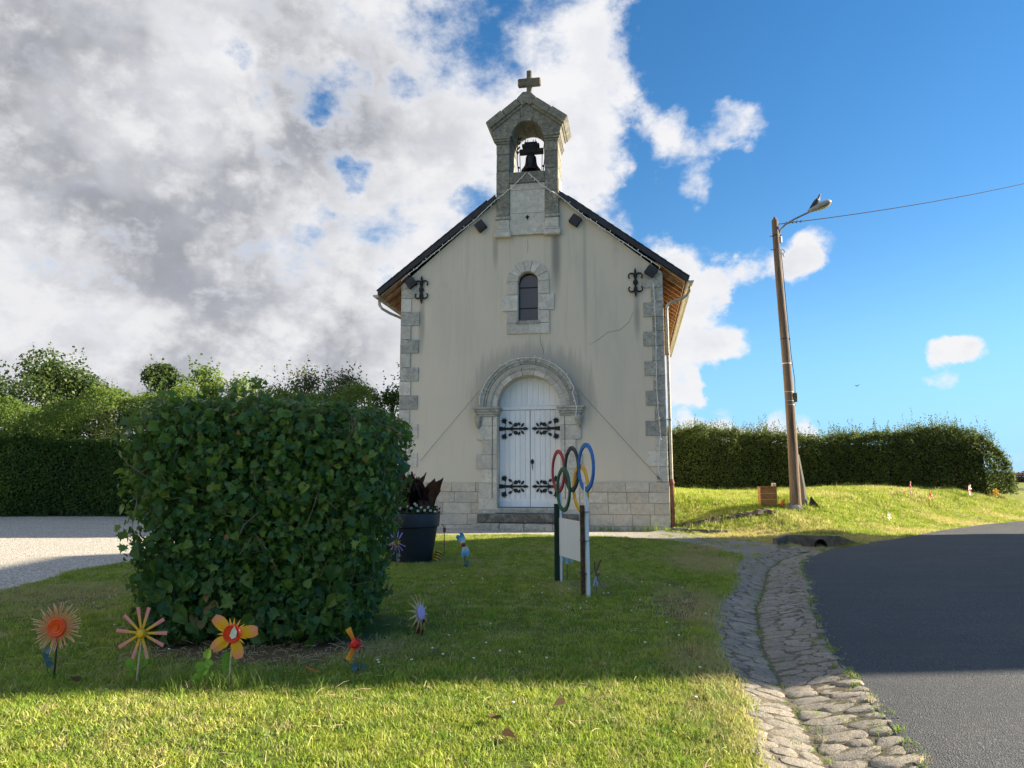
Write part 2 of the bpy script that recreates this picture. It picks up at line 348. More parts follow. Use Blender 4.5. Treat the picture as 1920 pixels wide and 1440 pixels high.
def ground_mat(name, g1, g2, dirt, extra=None, thr=.55):
    m, t, bs = mat(name); p = pos(t)
    n1 = t.noise(p, .7, 6, .6); n2 = t.noise(p, 40, 6, .7); n3 = t.noise(p, 9, 5, .6)
    c = t.mix(t.ramp(n2, .35, .65), g1, g2); f = t.ramp(n1, thr, thr+.2, 0, .7)
    for (cx, cy, rx, ry, st) in (extra or []):
        d = t.vmath('MULTIPLY', t.vmath('SUBTRACT', p, (cx, cy, 0)), (1/rx, 1/ry, 0)); L = t.math('ADD', t.vmath('LENGTH', d), t.math('MULTIPLY', t.math('SUBTRACT', n3, .5), .8))
        f = t.math('MAXIMUM', f, t.ramp(L, 1.2, .5, 0, st))
    c = t.mix(f, c, dirt)
    t.l.new(c, bs.inputs['Base Color']); bs.inputs['Roughness'].default_value = .95; bs.inputs['Specular IOR Level'].default_value = .1
    bump(t, bs, n2, .7, .02); return m
M['lawn_soil'] = ground_mat('lawn_soil', (.08,.11,.025), (.14,.17,.04), (.16,.12,.07), DRY)
M['bank_soil'] = ground_mat('bank_soil', (.14,.17,.03), (.20,.22,.06), (.34,.28,.15), BDRY)
M['gutter_soil'] = ground_mat('gutter_soil', (.10,.092,.065), (.22,.19,.14), (.07,.09,.035))
M['field'] = ground_mat('field_ground', (.07,.09,.03), (.11,.12,.04), (.16,.13,.08))
def gravel():
    m, t, bs = mat('gravel'); p = pos(t)
    vo = t.add('ShaderNodeTexVoronoi', ins={'Scale': 45}); t.l.new(p, vo.inputs['Vector'])
    n1 = t.noise(p, 1.2, 6, .65); n2 = t.noise(p, 25, 4, .6)
    s = t.add('ShaderNodeSeparateColor', ins={0: vo.outputs['Color']}).outputs[0]
    c = t.mix(s, (.36,.34,.30), (.74,.71,.64)); c = t.mix(t.ramp(vo.outputs['Distance'], .45, .75), c, (.22,.20,.17))
    c = t.mix(t.ramp(n1, .45, .70, 0, .6), c, (.40,.37,.30))
    # darker, dirtier gravel with grass towards the gutter on the right
    x = t.add('ShaderNodeSeparateXYZ', ins={0: p}).outputs[0]
    f = t.math('MULTIPLY', t.ramp(t.math('ADD', x, t.math('MULTIPLY', n1, 2.0)), 2.2, 5.2), .75)
    c = t.mix(f, c, (.22,.205,.165))
    t.l.new(c, bs.inputs['Base Color']); bs.inputs['Roughness'].default_value = .95; bs.inputs['Specular IOR Level'].default_value = .15
    bump(t, bs, t.math('SUBTRACT', n2, vo.outputs['Distance']), .8, .015); return m
M['gravel'] = gravel()
def asphalt():
    m, t, bs = mat('asphalt'); p = pos(t)
    vo = t.add('ShaderNodeTexVoronoi', ins={'Scale': 120}); t.l.new(p, vo.inputs['Vector'])
    s = t.add('ShaderNodeSeparateColor', ins={0: vo.outputs['Color']}).outputs[1]
    n1 = t.noise(p, .5, 6, .6); n2 = t.noise(mapping(t, p, (.5, 2.2, 1)), 1.0, 5, .6)
    c = t.mix(t.ramp(s, .2, 1.0), (.030,.037,.046), (.095,.10,.105)); c = t.mix(t.ramp(s, .975, .99, 0, .5), c, (.34,.33,.31))
    c = t.mix(t.ramp(n1, .4, .7, 0, .6), c, (.045,.050,.056)); c = t.mix(t.ramp(n2, .45, .7, 0, .4), c, (.10,.098,.092))
    t.l.new(c, bs.inputs['Base Color']); bs.inputs['Roughness'].default_value = .75; bs.inputs['Specular IOR Level'].default_value = .4
    bump(t, bs, t.math('ADD', t.math('MULTIPLY', s, .5), vo.outputs['Distance']), .9, .008); return m
M['asphalt'] = asphalt()
def cobble():
    m, t, bs = mat('cobblestone'); p = pos(t); r = orand(t)
    n1 = t.noise(p, 5, 7, .65); n2 = t.noise(p, 28, 7, .7, .3); n3 = t.noise(p, 110, 3, .6)
    c = t.mix(t.ramp(r, 0, 1, smooth=False), (.40,.36,.295), (.27,.25,.215)); c = t.mix(t.ramp(n1, .45, .7, 0, .6), c, (.40,.34,.24))
    c = t.mix(t.ramp(n2, .50, .66, 0, .75), c, (.13,.125,.11)); c = t.mix(t.ramp(n3, .60, .7, 0, .5), c, (.55,.52,.46)); c = t.mix(t.ramp(t.noise(p, 60, 4, .7), .60, .68, 0, .7), c, (.07,.07,.055))
    t.l.new(c, bs.inputs['Base Color']); bs.inputs['Roughness'].default_value = .85; bs.inputs['Specular IOR Level'].default_value = .3
    bump(t, bs, t.math('ADD', n2, t.math('MULTIPLY', n3, .5)), 1.0, .02); return m
M['cobble'] = cobble()
def pole_mat():
    m, t, bs = mat('weathered_pole'); p = pos(t)
    n1 = t.noise(mapping(t, p, (7, 7, .35)), 1.0, 7, .65, .3); n2 = t.noise(mapping(t, p, (40, 40, 1.2)), 1.0, 5, .6)
    c = t.mix(t.ramp(n1, .32, .55), (.08,.055,.038), (.19,.135,.09)); c = t.mix(t.ramp(n1, .56, .70, 0, .7), c, (.30,.27,.21))
    c = t.mix(t.ramp(n2, .55, .7, 0, .7), c, (.06,.045,.035))
    t.l.new(c, bs.inputs['Base Color']); bs.inputs['Roughness'].default_value = .9; bump(t, bs, n2, .8, .02); return m
M['pole'] = pole_mat()
M['concrete_dark'] = simple('shaded_concrete', (.17,.145,.11), .95, var=.4, scale=7, bumps=.5)  # concrete darkened and browned: the shade on the headwall is in this colour
M['concrete'] = simple('concrete', (.34,.32,.27), .92, var=.35, scale=9, bumps=.4)
M['concrete_old'] = simple('lichened_concrete', (.50,.48,.42), .95, var=.5, scale=7, bumps=.5, tint=(.22,.21,.18))
def grad(name, c0, c1, r0, r1, rough=.35, trans=.35):
    # painted plastic whose colour runs from hub (c0) to tip (c1): radial distance in the petal's own space
    m, t, bs = mat(name); tc_ = t.add('ShaderNodeTexCoord').outputs['Object']
    d = t.vmath('LENGTH', t.vmath('MULTIPLY', tc_, (1, 0, 1))); n = t.noise(tc_, 60, 3, .6)
    f = t.ramp(t.math('ADD', d, t.math('MULTIPLY', t.math('SUBTRACT', n, .5), .03)), r0, r1, smooth=False)
    c = t.mix(f, c0, c1); t.l.new(c, bs.inputs['Base Color']); bs.inputs['Roughness'].default_value = rough
    tr = t.add('ShaderNodeBsdfTranslucent', ins={0: c}); mixs = t.add('ShaderNodeMixShader', ins={0: trans}); t.l.new(bs.outputs[0], mixs.inputs[1]); t.l.new(tr.outputs[0], mixs.inputs[2])
    t.l.new(mixs.outputs[0], t.n['Material Output'].inputs[0]); return m
def plain(name, c, rough=.4, var=.15, **k): return simple(name, c, rough, var=var, scale=30, bumps=.05, **k)

# ------------------------------------------------------------ terrain height
def sm(x): x = np.clip(x, 0, 1); return x*x*(3-2*x)
GP = np.array([(1.25,-2.0),(1.38,1.0),(1.52,2.6),(1.59,3.69),(1.81,4.85),(2.14,6.31),(2.67,8.02),(3.28,9.5),(3.89,11.05),(4.6,12.3),(5.35,13.3),(6.0,14.0)])
GL = np.array([.38,.38,.38,.38,.34,.43,.42,.38,.34,.36,.35,.25]); GR = np.array([.44,.44,.44,.43,.48,.50,.58,.55,.47,.42,.35,.25])
TOEX = [3.0,5.6,6.2,7.0,10.0,14.7,30,60]; TOEY = [16.9,15.35,14.95,14.95,17.35,20.85,32,50]
def pathdist(x, y, P=GP):
    best = np.full(np.shape(x), 1e9)
    for a, b in zip(P[:-1], P[1:]):
        ab = b-a; t = np.clip(((x-a[0])*ab[0]+(y-a[1])*ab[1])/(ab@ab), 0, 1)
        best = np.minimum(best, np.hypot(x-a[0]-t*ab[0], y-a[1]-t*ab[1]))
    return best
def H(x, y):
    x = np.asarray(x, float); y = np.asarray(y, float)
    base = .015*np.clip(y, -10, 30)
    und = .012*np.sin(x*1.3+.5)*np.sin(y*.9) + .008*np.sin(x*2.9+y*1.7)
    s = (y-np.interp(x, TOEX, TOEY))*.85
    bf = sm(s/2.9)*sm((x-2.9)/1.0)
    top = 1.0 + .05*np.sin(x*.7) + .03*np.sin(x*1.9+y) + .02*np.clip(y-18, 0, 10)
    h = base*(1-bf) + top*bf + und*(.3+bf*1.5)
    d = pathdist(x, y)
    h = h - .085*np.clip(1-d/.46, 0, 1)
    h = h - .17*np.exp(-((x-6.2)**2/.42+(y-14.35)**2/.16))*(1-bf)
    return h
def Hs(x, y): return float(H(x, y))

def sheet(name, poly, mat_, off, res=.5, fine=None, **kw):
    """terrain-following sheet over a polygon (constrained Delaunay with interior grid points)"""
    P = [Vector(p) for p in poly]; k = len(P)
    pa = np.array(poly); x0, y0 = pa.min(0); x1, y1 = pa.max(0)
    def inside(X, Y):
        c = np.zeros(X.shape, bool)
        for i in range(k):
            (xa, ya), (xb, yb) = poly[i], poly[(i+1) % k]
            if ya == yb: continue
            c ^= ((ya > Y) != (yb > Y)) & (X < (xb-xa)*(Y-ya)/(yb-ya)+xa)
        return c
    pts = []
    grids = [(x0, x1, y0, y1, res)] + (fine or [])
    for gi, (a, b, c, d, rs) in enumerate(grids):
        a, b, c, d = max(a, x0), min(b, x1), max(c, y0), min(d, y1)
        X, Y = np.meshgrid(np.arange(a+rs*.37, b, rs), np.arange(c+rs*.41, d, rs)); X = X.ravel(); Y = Y.ravel()
        keep = inside(X, Y)
        for (a2, b2, c2, d2, r2) in grids[gi+1:]: keep &= ~((X > a2) & (X < b2) & (Y > c2) & (Y < d2))
        X = X[keep]; Y = Y[keep]
        pts += [Vector((float(u), float(v_))) for u, v_ in zip(X, Y)]
    vs, es, fs, *_ = delaunay_2d_cdt(P+pts, [(i, (i+1) % k) for i in range(k)], [], 0, 1e-5)
    V = np.array([(v_.x, v_.y) for v_ in vs]); F = np.array([f for f in fs if len(f) == 3])
    cen = V[F].mean(1); F = F[inside(cen[:, 0], cen[:, 1])]
    Z = H(V[:, 0], V[:, 1])+off
    mb = MB(); mb.add(np.column_stack([V, Z]).tolist(), F.tolist())
    o = mb.build(name, mat_, smooth='full', kind='structure', **kw)
    if len(o.data.polygons) and o.data.polygons[0].normal.z < 0: o.data.flip_normals()
    return o
def offs(i, s):  # point offset sideways from the gutter path
    a = GP[max(i-1, 0)]; b = GP[min(i+1, len(GP)-1)]; t = (b-a)/np.hypot(*(b-a)); n = np.array([t[1], -t[0]])
    return tuple((GP[i]+n*s).tolist())
GLp = [offs(i, -GL[i]) for i in range(len(GP))]; GRp = [offs(i, GR[i]) for i in range(len(GP))]
# big ground
sheet('ground', [(-900,-300),(900,-300),(900,1500),(-900,1500)], M['field'], -.06, 60, [(-60,70,-20,80,4),(-18,24,-2,34,.5)])
lawn_poly = [(-14,-4)] + [(1.25-.38,-4)] + [(p[0]-.03,p[1]) for p in GLp[:8]] + [(3.1,10.6),(3.7,12.0),(3.62,13.3),(3.15,14.5),(1.9,15.4),(.5,15.75),(-.75,15.8),(-2.8,15.7),(-4.2,14.6),(-5.3,12.8),(-5.75,11.36),(-6.2,10.2),(-6.15,8.7),(-6.8,6.8),(-9,5.2),(-14,4)]
sheet('lawn', lawn_poly, M['lawn_soil'], .0, .3)
gravel_poly = [(-40,4.2),(-14,4),(-9,5.2),(-6.8,6.8),(-6.15,8.7),(-6.2,10.2),(-5.75,11.36),(-5.3,12.8),(-4.2,14.6),(-2.8,15.7),(-.75,15.8),(.5,15.75),(1.9,15.4),(3.15,14.5),(3.62,13.3),(3.7,12.0),(3.1,10.6),(3.3,10.3),(4.0,11.6),(4.9,13.0),(5.2,14.2),(4.6,15.2),(4.0,16.3),(3.72,17.1),(3.3,17.5),(-2.6,18.3),(-2.0,26),(-11,24.5),(-40,22)]
sheet('gravel_yard', gravel_poly, M['gravel'], -.004, .5)
bank_poly = [(3.6,16.75),(4.6,15.2),(5.2,14.2),(5.6,14.0),(5.9,14.4),(6.5,14.55),(7.1,14.45),(8.2,15.35),(10.0,17.0),(12.2,18.9),(14.8,20.6),(30,31.5),(60,49),(60,60),(5.5,60),(5.3,26),(3.55,17.2)]
sheet('grass_bank', bank_poly, M['bank_soil'], -.006, 1.2, [(3,20,13.5,26,.3)])
def road_edge():
    out = []
    for k in range(150):
        s_ = cum0[-1]*(k/149.0)*.985+.01; i = min(int(np.searchsorted(cum0,s_)-1),len(GP)-2); i = max(i,0); f = (s_-cum0[i])/(cum0[i+1]-cum0[i])
        a = np.array(GRp[i]); b = np.array(GRp[i+1]); p = a*(1-f)+b*f; out.append((float(p[0]-.03+random.gauss(0,.009)+.012*math.sin(s_*6)), float(p[1])))
    return out
cum0 = np.concatenate([[0], np.cumsum(np.hypot(*(GP[1:]-GP[:-1]).T))])
road_poly = [(-2,-9),(1.6,-5)] + road_edge() + [(6.15,14.2),(6.9,14.32),(8.2,15.25),(10.0,16.95),(12.2,18.8),(14.8,20.5),(30,31.4),(60,48.9),(66,42),(32,22),(30,-9)]
sheet('road', road_poly, M['asphalt'], .012, 1.2, [(1,12,1,20,.3)])
sheet('ditch_floor', [(4.9,13.2),(5.6,13.3),(6.2,13.9),(6.9,14.15),(7.6,14.6),(7.4,14.9),(6.6,14.95),(5.9,14.9),(5.2,14.5)], M['gutter_soil'], -.012, .12)
base = sheet('cobbled_gutter', GLp+GRp[::-1], M['gutter_soil'], .008, .06)

# ------------------------------------------------------------ cobblestones in the gutter
seg = np.hypot(*(GP[1:]-GP[:-1]).T); cum = np.concatenate([[0], np.cumsum(seg)])
def gpt(s_, u):
    i = min(max(int(np.searchsorted(cum, s_)-1), 0), len(seg)-1); f = (s_-cum[i])/seg[i]; c = GP[i]*(1-f)+GP[i+1]*f
    def tg(k): a = GP[max(k-1,0)]; b = GP[min(k+1,len(GP)-1)]; return (b-a)/np.hypot(*(b-a))
    t = tg(i)*(1-f)+tg(i+1)*f; t /= np.hypot(*t); return c+np.array([t[1],-t[0]])*u, t
def gw(s_, sgn):
    return float(np.interp(s_, cum, GR if sgn > 0 else GL))
cells = []
for sgn in (-1,1):
    seeds = []; s_ = 3.0; row = 0
    while s_ < cum[-1]-.05:
        wd = gw(s_, sgn)+.03; nn_ = max(2, int(round(wd/random.uniform(.15,.23)))); 
        for k in range(nn_):
            u = (k+.5+random.uniform(-.22,.22)+(.25 if row%2 else -.0))*wd/nn_
            if u < wd+.05: seeds.append((s_+random.uniform(-.04,.04), min(u,wd-.04)))
        s_ += random.uniform(.115,.15); row += 1
    for i,(sx_,ux_) in enumerate(seeds):
        wd = gw(sx_, sgn)+random.uniform(-.035,.05)
        poly = [(sx_-.3,.002),(sx_+.3,.002),(sx_+.3,wd),(sx_-.3,wd)]
        for j,(s2,u2) in enumerate(seeds):
            if i == j or abs(s2-sx_) > .5 or abs(u2-ux_) > .6: continue
            # anisotropic bisector: distances along the gutter weigh more, so stones lie across it
            ws, wu = 1/.13**2, 1/.23**2
            ns, nu = (s2-sx_)*ws, (u2-ux_)*wu; ms, mu = (s2+sx_)/2, (u2+ux_)/2; dd = ns*ms+nu*mu
            out = []
            for a1, b1 in zip(poly, poly[1:]+poly[:1]):
                da = ns*a1[0]+nu*a1[1]-dd; db = ns*b1[0]+nu*b1[1]-dd
                if da <= 0: out.append(a1)
                if (da < 0 < db) or (db < 0 < da): q = da/(da-db); out.append((a1[0]+(b1[0]-a1[0])*q, a1[1]+(b1[1]-a1[1])*q))
            poly = out
            if len(poly) < 3: break
        if len(poly) < 3: continue
        ar = abs(sum(p[0]*q[1]-q[0]*p[1] for p, q in zip(poly, poly[1:]+poly[:1])))/2
        if ar < .004: continue
        cells.append((sx_, poly, sgn))
cells.sort(key=lambda c: c[0])
far = MB(); cnt = 0
for (sx_, poly, sgn) in cells:
    P3 = []
    cs = np.mean(poly, axis=0)
    pts2 = []
    for a1, b1 in zip(poly, poly[1:]+poly[:1]):   # cut the corners and roughen the outline
        L1 = math.hypot(b1[0]-a1[0], b1[1]-a1[1])
        if L1 < .02: continue
        for q in ((.22,.5,.78) if L1 > .09 else (.3,.7)):
            pts2.append(np.array([a1[0]+(b1[0]-a1[0])*q+random.gauss(0,.004), a1[1]+(b1[1]-a1[1])*q+random.gauss(0,.004)]))
    if len(pts2) < 5: continue
    n = len(pts2); hgt = random.uniform(.006,.017); tl = (random.gauss(0,.03), random.gauss(0,.03))
    c3, _ = gpt(cs[0], sgn*cs[1]); c3 = np.array([c3[0], c3[1], Hs(*c3)])
    vs = []
    for lv,(q, dz) in enumerate(((-.003,-.05),(-.004,-.004),(-.009,hgt*.8),(-.024,hgt+.003))):
        for p in pts2:
            v = p-cs; L1 = np.hypot(*v); p2 = cs+v*(max(.2,(L1+q)/L1)); g, _ = gpt(p2[0], sgn*p2[1])
            z = Hs(*g)+dz+(tl[0]*v[0]+tl[1]*v[1])+(random.gauss(0,.0022) if lv > 1 else 0); vs.append((g[0]-c3[0], g[1]-c3[1], z-c3[2]))
    vs.append((0,0,hgt+random.gauss(.004,.003)))
    fs = [(l*n+k, l*n+(k+1)%n, (l+1)*n+(k+1)%n, (l+1)*n+k) for l in range(3) for k in range(n)] + [(3*n+k, 3*n+(k+1)%n, 4*n) for k in range(n)]
    if cnt < 300:
        m = MB(); m.add(vs, fs); o = m.build('cobblestone', M['cobble'], base, smooth=True); o.location = tuple(c3); cnt += 1
    else: far.add([tuple(np.array(v)+c3) for v in vs], fs)
if far.v: far.build('far_cobblestones', M['cobble'], base, smooth=True, kind='stuff')

# ------------------------------------------------------------ leaves
def T_quad(): return np.array([(0,0,0),(.38,.5,.07),(0,1,-.06),(-.38,.5,.07)]), [(0,1,2),(0,2,3)]
def T_heart():
    pts = [(0,0),(.22,-.10),(.44,.08),(.50,.34),(.36,.66),(.14,.88),(0,1.06),(-.14,.88),(-.36,.66),(-.50,.34),(-.44,.08),(-.22,-.10)]
    v = [(x, y, .16*abs(x)-.12*y*y) for x, y in pts] + [(0,.45,-.04)]
    return np.array(v), [(i, (i+1)%12, 12) for i in range(12)]
def T_maple():
    pts = [(0,0),(.14,.10),(.42,.0),(.36,.22),(.62,.38),(.30,.46),(.26,.66),(.12,.66),(0,1.0),(-.12,.66),(-.26,.66),(-.30,.46),(-.62,.38),(-.36,.22),(-.42,.0),(-.14,.10)]
    v = [(x, y, .12*abs(x)-.14*y*y) for x, y in pts] + [(0,.36,-.02)]
    return np.array(v), [(i, (i+1)%16, 16) for i in range(16)]
def leaf_cloud(name, P, N, S, tmpl, mat_, parent=None, jit=.6, droop=.5, kind='stuff', **kw):
    TV, TF = tmpl; n = len(P); k = len(TV); TF = np.array(TF)
    nn = N + rng.normal(0, jit, (n,3)); nn /= np.linalg.norm(nn, axis=1, keepdims=True)+1e-9
    up = np.tile([0,0,-droop], (n,1)) + rng.normal(0, .6, (n,3)); up -= nn*(up*nn).sum(1, keepdims=True); up /= np.linalg.norm(up, axis=1, keepdims=True)+1e-9
    xx = np.cross(up, nn)
    V = P[:,None,:] + S[:,None,None]*(TV[None,:,0:1]*xx[:,None,:] + TV[None,:,1:2]*up[:,None,:] + TV[None,:,2:3]*nn[:,None,:])
    F = (TF[None] + (np.arange(n)*k)[:,None,None]).reshape(-1, 3)
    me = bpy.data.meshes.new(name); me.vertices.add(n*k); me.vertices.foreach_set('co', V.reshape(-1).astype(np.float32))
    me.loops.add(F.size); me.loops.foreach_set('vertex_index', F.reshape(-1).astype(np.int32))
    me.polygons.add(len(F)); me.polygons.foreach_set('loop_start', (np.arange(len(F))*3).astype(np.int32)); me.polygons.foreach_set('loop_total', np.full(len(F), 3, np.int32))
    me.update(calc_edges=True)
    at = me.attributes.new('rnd', 'FLOAT', 'POINT'); at.data.foreach_set('value', np.repeat(rng.random(n), k).astype(np.float32))
    me.materials.append(mat_)
    o = bpy.data.objects.new(name, me); link(o, parent); return tag(o, kind=kind, **kw)
def fb(p, s, seed=0):  # cheap smooth noise, vectorised
    x, y, z = (p*s).T
    return (np.sin(x*1.7+seed)+np.sin(y*1.9+seed*2.1+x*.6)+np.sin(z*2.1+seed*.7+y*.5)+.5*np.sin(x*4.1+z*3.3+seed)+.5*np.sin(y*4.7-z*3.9+seed*1.3))/4.0

# ------------------------------------------------------------ chapel
CH = empty('chapel', (.41,17.62,.28), R(-9.8), label='small rendered chapel with stone quoins, arched white door and a bellcote over its gable', cat='chapel')
LEN = 10.0
FY = 0.0   # facade plane
gable = [(-3.34,-.4),(3.34,-.4),(3.34,6.28),(.83,8.38),(.83,8.9),(-.83,8.9),(-.83,8.38),(-3.34,6.28)]
door_hole = [(-.79,.44),(.79,.44)] + arc(0,2.97,.79,0,180,24)
win_hole = [(-.256,5.17),(.256,5.17)] + arc(0,6.20,.256,0,180,14)
mb = MB(); mb.plate(gable, [door_hole, win_hole], FY, .55)
mb.box(-3.34,-2.84,.55,LEN,-.4,6.3); mb.box(2.84,3.34,.55,LEN,-.4,6.3)
mb.plate([(-3.34,-.4),(3.34,-.4),(3.34,6.28),(0,8.95),(-3.34,6.28)], [], LEN, LEN+.5)
mb.build('wall', M['plaster'], CH)
# plinth stones
def block(x0,x1,y0,y1,z0,z1,name,mat_,parent,bv=.008,j=.004):
    jj = lambda: random.uniform(-j,j)
    m = MB(); vs = [(x+jj(),y+(jj() if y < .2 else 0),z+jj()) for z in (z0,z1) for x,y in ((x0,y0),(x1,y0),(x1,y1),(x0,y1))]
    m.add(vs, [(3,2,1,0),(4,5,6,7),(0,1,5,4),(1,2,6,5),(2,3,7,6),(3,0,4,7)])
    return m.build(name, mat_, parent, bevel=bv)
m_ = MB(); m_.box(-3.36,-.82,-.018,0.0,-.35,1.10); m_.box(.82,3.36,-.018,0,-.35,1.10); m_.box(3.34,3.36,.0,LEN,-.35,1.10); m_.build('plinth_bed', M['mortar'], CH)
zs = [-.30,.07,.35,.62,.88,1.115]
for side_ in (-1,1):
    for ci in range(5):
        x = .80 if ci < 99 else 1.2
        while x < 3.37:
            L_ = random.uniform(.42,.85)
            if 3.38-x-L_ < .3: L_ = 3.385-x
            a, b = x+.004, x+L_-.004
            if side_ < 0: a, b = -b, -a
            block(a,b,-.035-random.uniform(0,.008),.03,zs[ci]+.004,zs[ci+1]-.004,'plinth_stone',M['plinth'],CH,.007)
            x += L_
# right side plinth stones and quoins turning the corner
y = 0.035
while y < LEN-.5:
    L_ = random.uniform(.6,1.0)
    block(3.3,3.385,y,y+L_-.008,-.3,1.11,'plinth_stone',M['plinth'],CH,.007); y += L_
# quoins
qz = 1.125; qh = .366
for i in range(14):
    z0 = qz+i*qh; long_ = (i%2 == 1)
    for side_ in (-1,1):
        fw = (.50 if long_ else .29)+random.uniform(-.015,.015); sw = .30 if long_ else .52
        a, b = 3.362-fw, 3.362
        if side_ < 0: a, b = -3.362, -3.362+fw
        mm = M['stone_grey'] if (side_ > 0 and i > 2) or (long_ and i > 3) else M['stone']
        block(a,b,-.028-random.uniform(0,.01),.0 if False else .05,z0+.004,z0+qh-.004,'quoin',mm,CH,.007,.003)
        xx0 = 3.30 if side_ > 0 else -3.365
        block(xx0,xx0+.065,.052,sw,z0+.004,z0+qh-.004,'quoin_return',mm,CH,.006,.002)
# window surround
def ring_stone(r0, r1, a0, a1, y0, y1, cz, name, mat_, parent, n=4, gap=.004, bv=.004):
    g0 = math.degrees(gap/((r0+r1)/2)); pts = arc(0,cz,r1,a0+g0,a1-g0,n) + arc(0,cz,r0,a1-g0,a0+g0,n)
    m = MB(); m.plate(pts, [], y0, y1); return m.build(name, mat_, parent, bevel=bv)
WF = bpy.data.objects.new('window', None)
wmb = MB(); wmb.plate([(-.256,5.17),(.256,5.17)]+arc(0,6.20,.256,0,180,14), [], .20, .215)
win = wmb.build('window', M['dark_hole'], CH)
for z0, z1 in ((5.19,5.52),(5.545,6.065)):
    m = MB(); m.box(-.235,.235,.17,.18,z0,z1); m.build('pane', M['glass'], win)
m = MB(); m.plate([(-.235,6.09),(.235,6.09)]+arc(0,6.20,.235,0,180,14), [], .17, .18); m.build('pane', M['glass'], win)
m = MB(); m.box(-.256,.256,.155,.19,5.52,5.545); m.box(-.256,.256,.155,.19,6.065,6.09)
m.plate([(-.256,5.17),(.256,5.17)]+arc(0,6.20,.256,0,180,14), [[(-.235,5.19),(.235,5.19)]+arc(0,6.20,.235,0,180,14)], .155, .19); m.build('glazing_bars', M['iron'], win)
vb = [0,24,49,74,106,131,156,180]
for i in range(7):
    a0 = i*180/7; ring_stone(.262,.545,a0,a0+180/7,-.035-.003*(i%2),.19,6.20,'window_arch_stone',M['stone'],CH)
for sx in (-1,1):
    for z0,z1,w_ in ((4.83,5.10,.545),(5.104,5.43,.545),(5.434,5.85,.67),(5.854,6.196,.545)):
        a,b = (.262,w_) if sx > 0 else (-w_,-.262)
        if z0 < 5: a,b = (.02,w_) if sx > 0 else (-w_,-.02+.036)
        block(a,b,-.034-random.uniform(0,.006),.19 if z0 > 5 else .1,z0+.003,z1-.003,'window_jamb_stone',M['stone'],CH,.006,.003)
m = MB(); m.plate([(-.31,5.085),(.31,5.085),(.31,5.17),(-.31,5.17)], [], -.06, .2); m.build('window_sill', M['stone_grey'], CH, bevel=.008)
# portal: imposts, jambs, arch rings
for sx in (-1,1):
    zz = [.02,.44,.72,1.10,1.44,1.80,2.16,2.52,2.755]
    for i in range(8):
        wide = [1.24,1.24,1.24,1.16,1.32,1.17,1.30,1.28][i]
        a,b = (.79,wide) if sx > 0 else (-wide,-.79)
        block(a,b,-.05-random.uniform(0,.006),.30,zz[i]+.003,zz[i+1]-.003,'portal_jamb_stone',M['stone'],CH,.006,.003)
        if i > 1:
            c = .90; m = MB(); a,b = (c,c+.012) if sx > 0 else (-c-.012,-c)
            m.box(a,b,-.0615,-.04,zz[i],zz[i+1]); m.build('jamb_groove', M['dark_joint'], CH)
    # impost: stacked mouldings
    m = MB()
    for z0,z1,xo,pr in ((2.74,2.80,1.30,.075),(2.80,2.86,1.33,.10),(2.86,2.93,1.37,.13),(2.93,2.985,1.40,.16)):
        xi = .79-(pr-.06)*.8
        a,b = (xi,xo) if sx > 0 else (-xo,-xi)
        m.box(a,b,-pr,.30,z0,z1)
    m.build('impost', M['stone_grey'], CH, bevel=.008)
    # carved bracket under impost
    m = MB(); c = sx*1.26
    m.lathe([(.012,-.30),(.05,-.25),(.075,-.17),(.10,-.08),(.105,0)], 10, (c,-.075,2.74)); m.build('carved_bracket', M['stone_grey'], CH, smooth=True)
nv = 9
for i in range(nv):
    a0, a1 = i*180/nv, (i+1)*180/nv
    ring_stone(.79,.925,a0,a1,-.05,.30,2.988,'inner_arch_stone',M['stone'],CH,5)
    ring_stone(.928,1.06,a0,a1,-.075,.05,2.988,'middle_arch_stone',M['stone'],CH,5)
    ring_stone(1.063,1.115,a0,a1,-.105,.05,2.988,'outer_arch_stone',M['stone_grey'],CH,5)
    ring_stone(1.118,1.255,a0,a1,-.13,.05,2.988,'hood_stone',M['stone_grey'],CH,5)
m = MB()
for i in range(58):
    a = R(2+i*176/57); Mx = Matrix.Translation((math.cos(a)*1.0,-.085,2.988+math.sin(a)*1.0)) @ Matrix.Rotation(-a+R(90),4,'Y')
    m.box(-.014,.014,-.016,.012,-.045,.045,Mx)
m.build('dentils', M['stone'], CH, kind='stuff')
# door
D0 = .30
def leaf(sx):
    m = MB(); a,b = (.006,.785) if sx > 0 else (-.785,-.006); m.box(a,b,D0+.004,D0+.05,.50,2.93)
    lf = m.build('door_leaf', M['door_paint'], CH)
    x = a; wds = [.115,.135,.125,.135,.13,.139]
    if sx < 0: wds = wds[::-1]
    for wd in wds:
        p = MB(); p.box(x+.0025,x+wd-.0025,D0-.022,D0+.003,.51,2.92); p.build('plank', M['door_paint'], lf, bevel=.003); x += wd
    p = MB(); p.box(a,b,D0-.034,D0-.0225,.505,.70); p.build('kick_board', M['door_paint'], lf, bevel=.004)
    return lf
LL, LR = leaf(-1), leaf(1)
def leafshape(cx, cz, ang, L_, W_, lob=False):
    if lob: pts = [(0,0),(.45,-.30),(.55,-.55),(.75,-.30),(1.0,-.45),(.98,-.1),(1.25,0),(.98,.12),(1.0,.45),(.75,.30),(.55,.55),(.45,.30)]
    else: pts = [(0,0),(.2,-.32),(.5,-.5),(.8,-.3),(1,0),(.8,.3),(.5,.5),(.2,.32)]
    c, s_ = math.cos(ang), math.sin(ang); W_ *= 1.25; L_ *= 1.12
    return [(cx+L_*u*c-W_*v*s_, cz+L_*u*s_+W_*v*c) for u, v in pts]
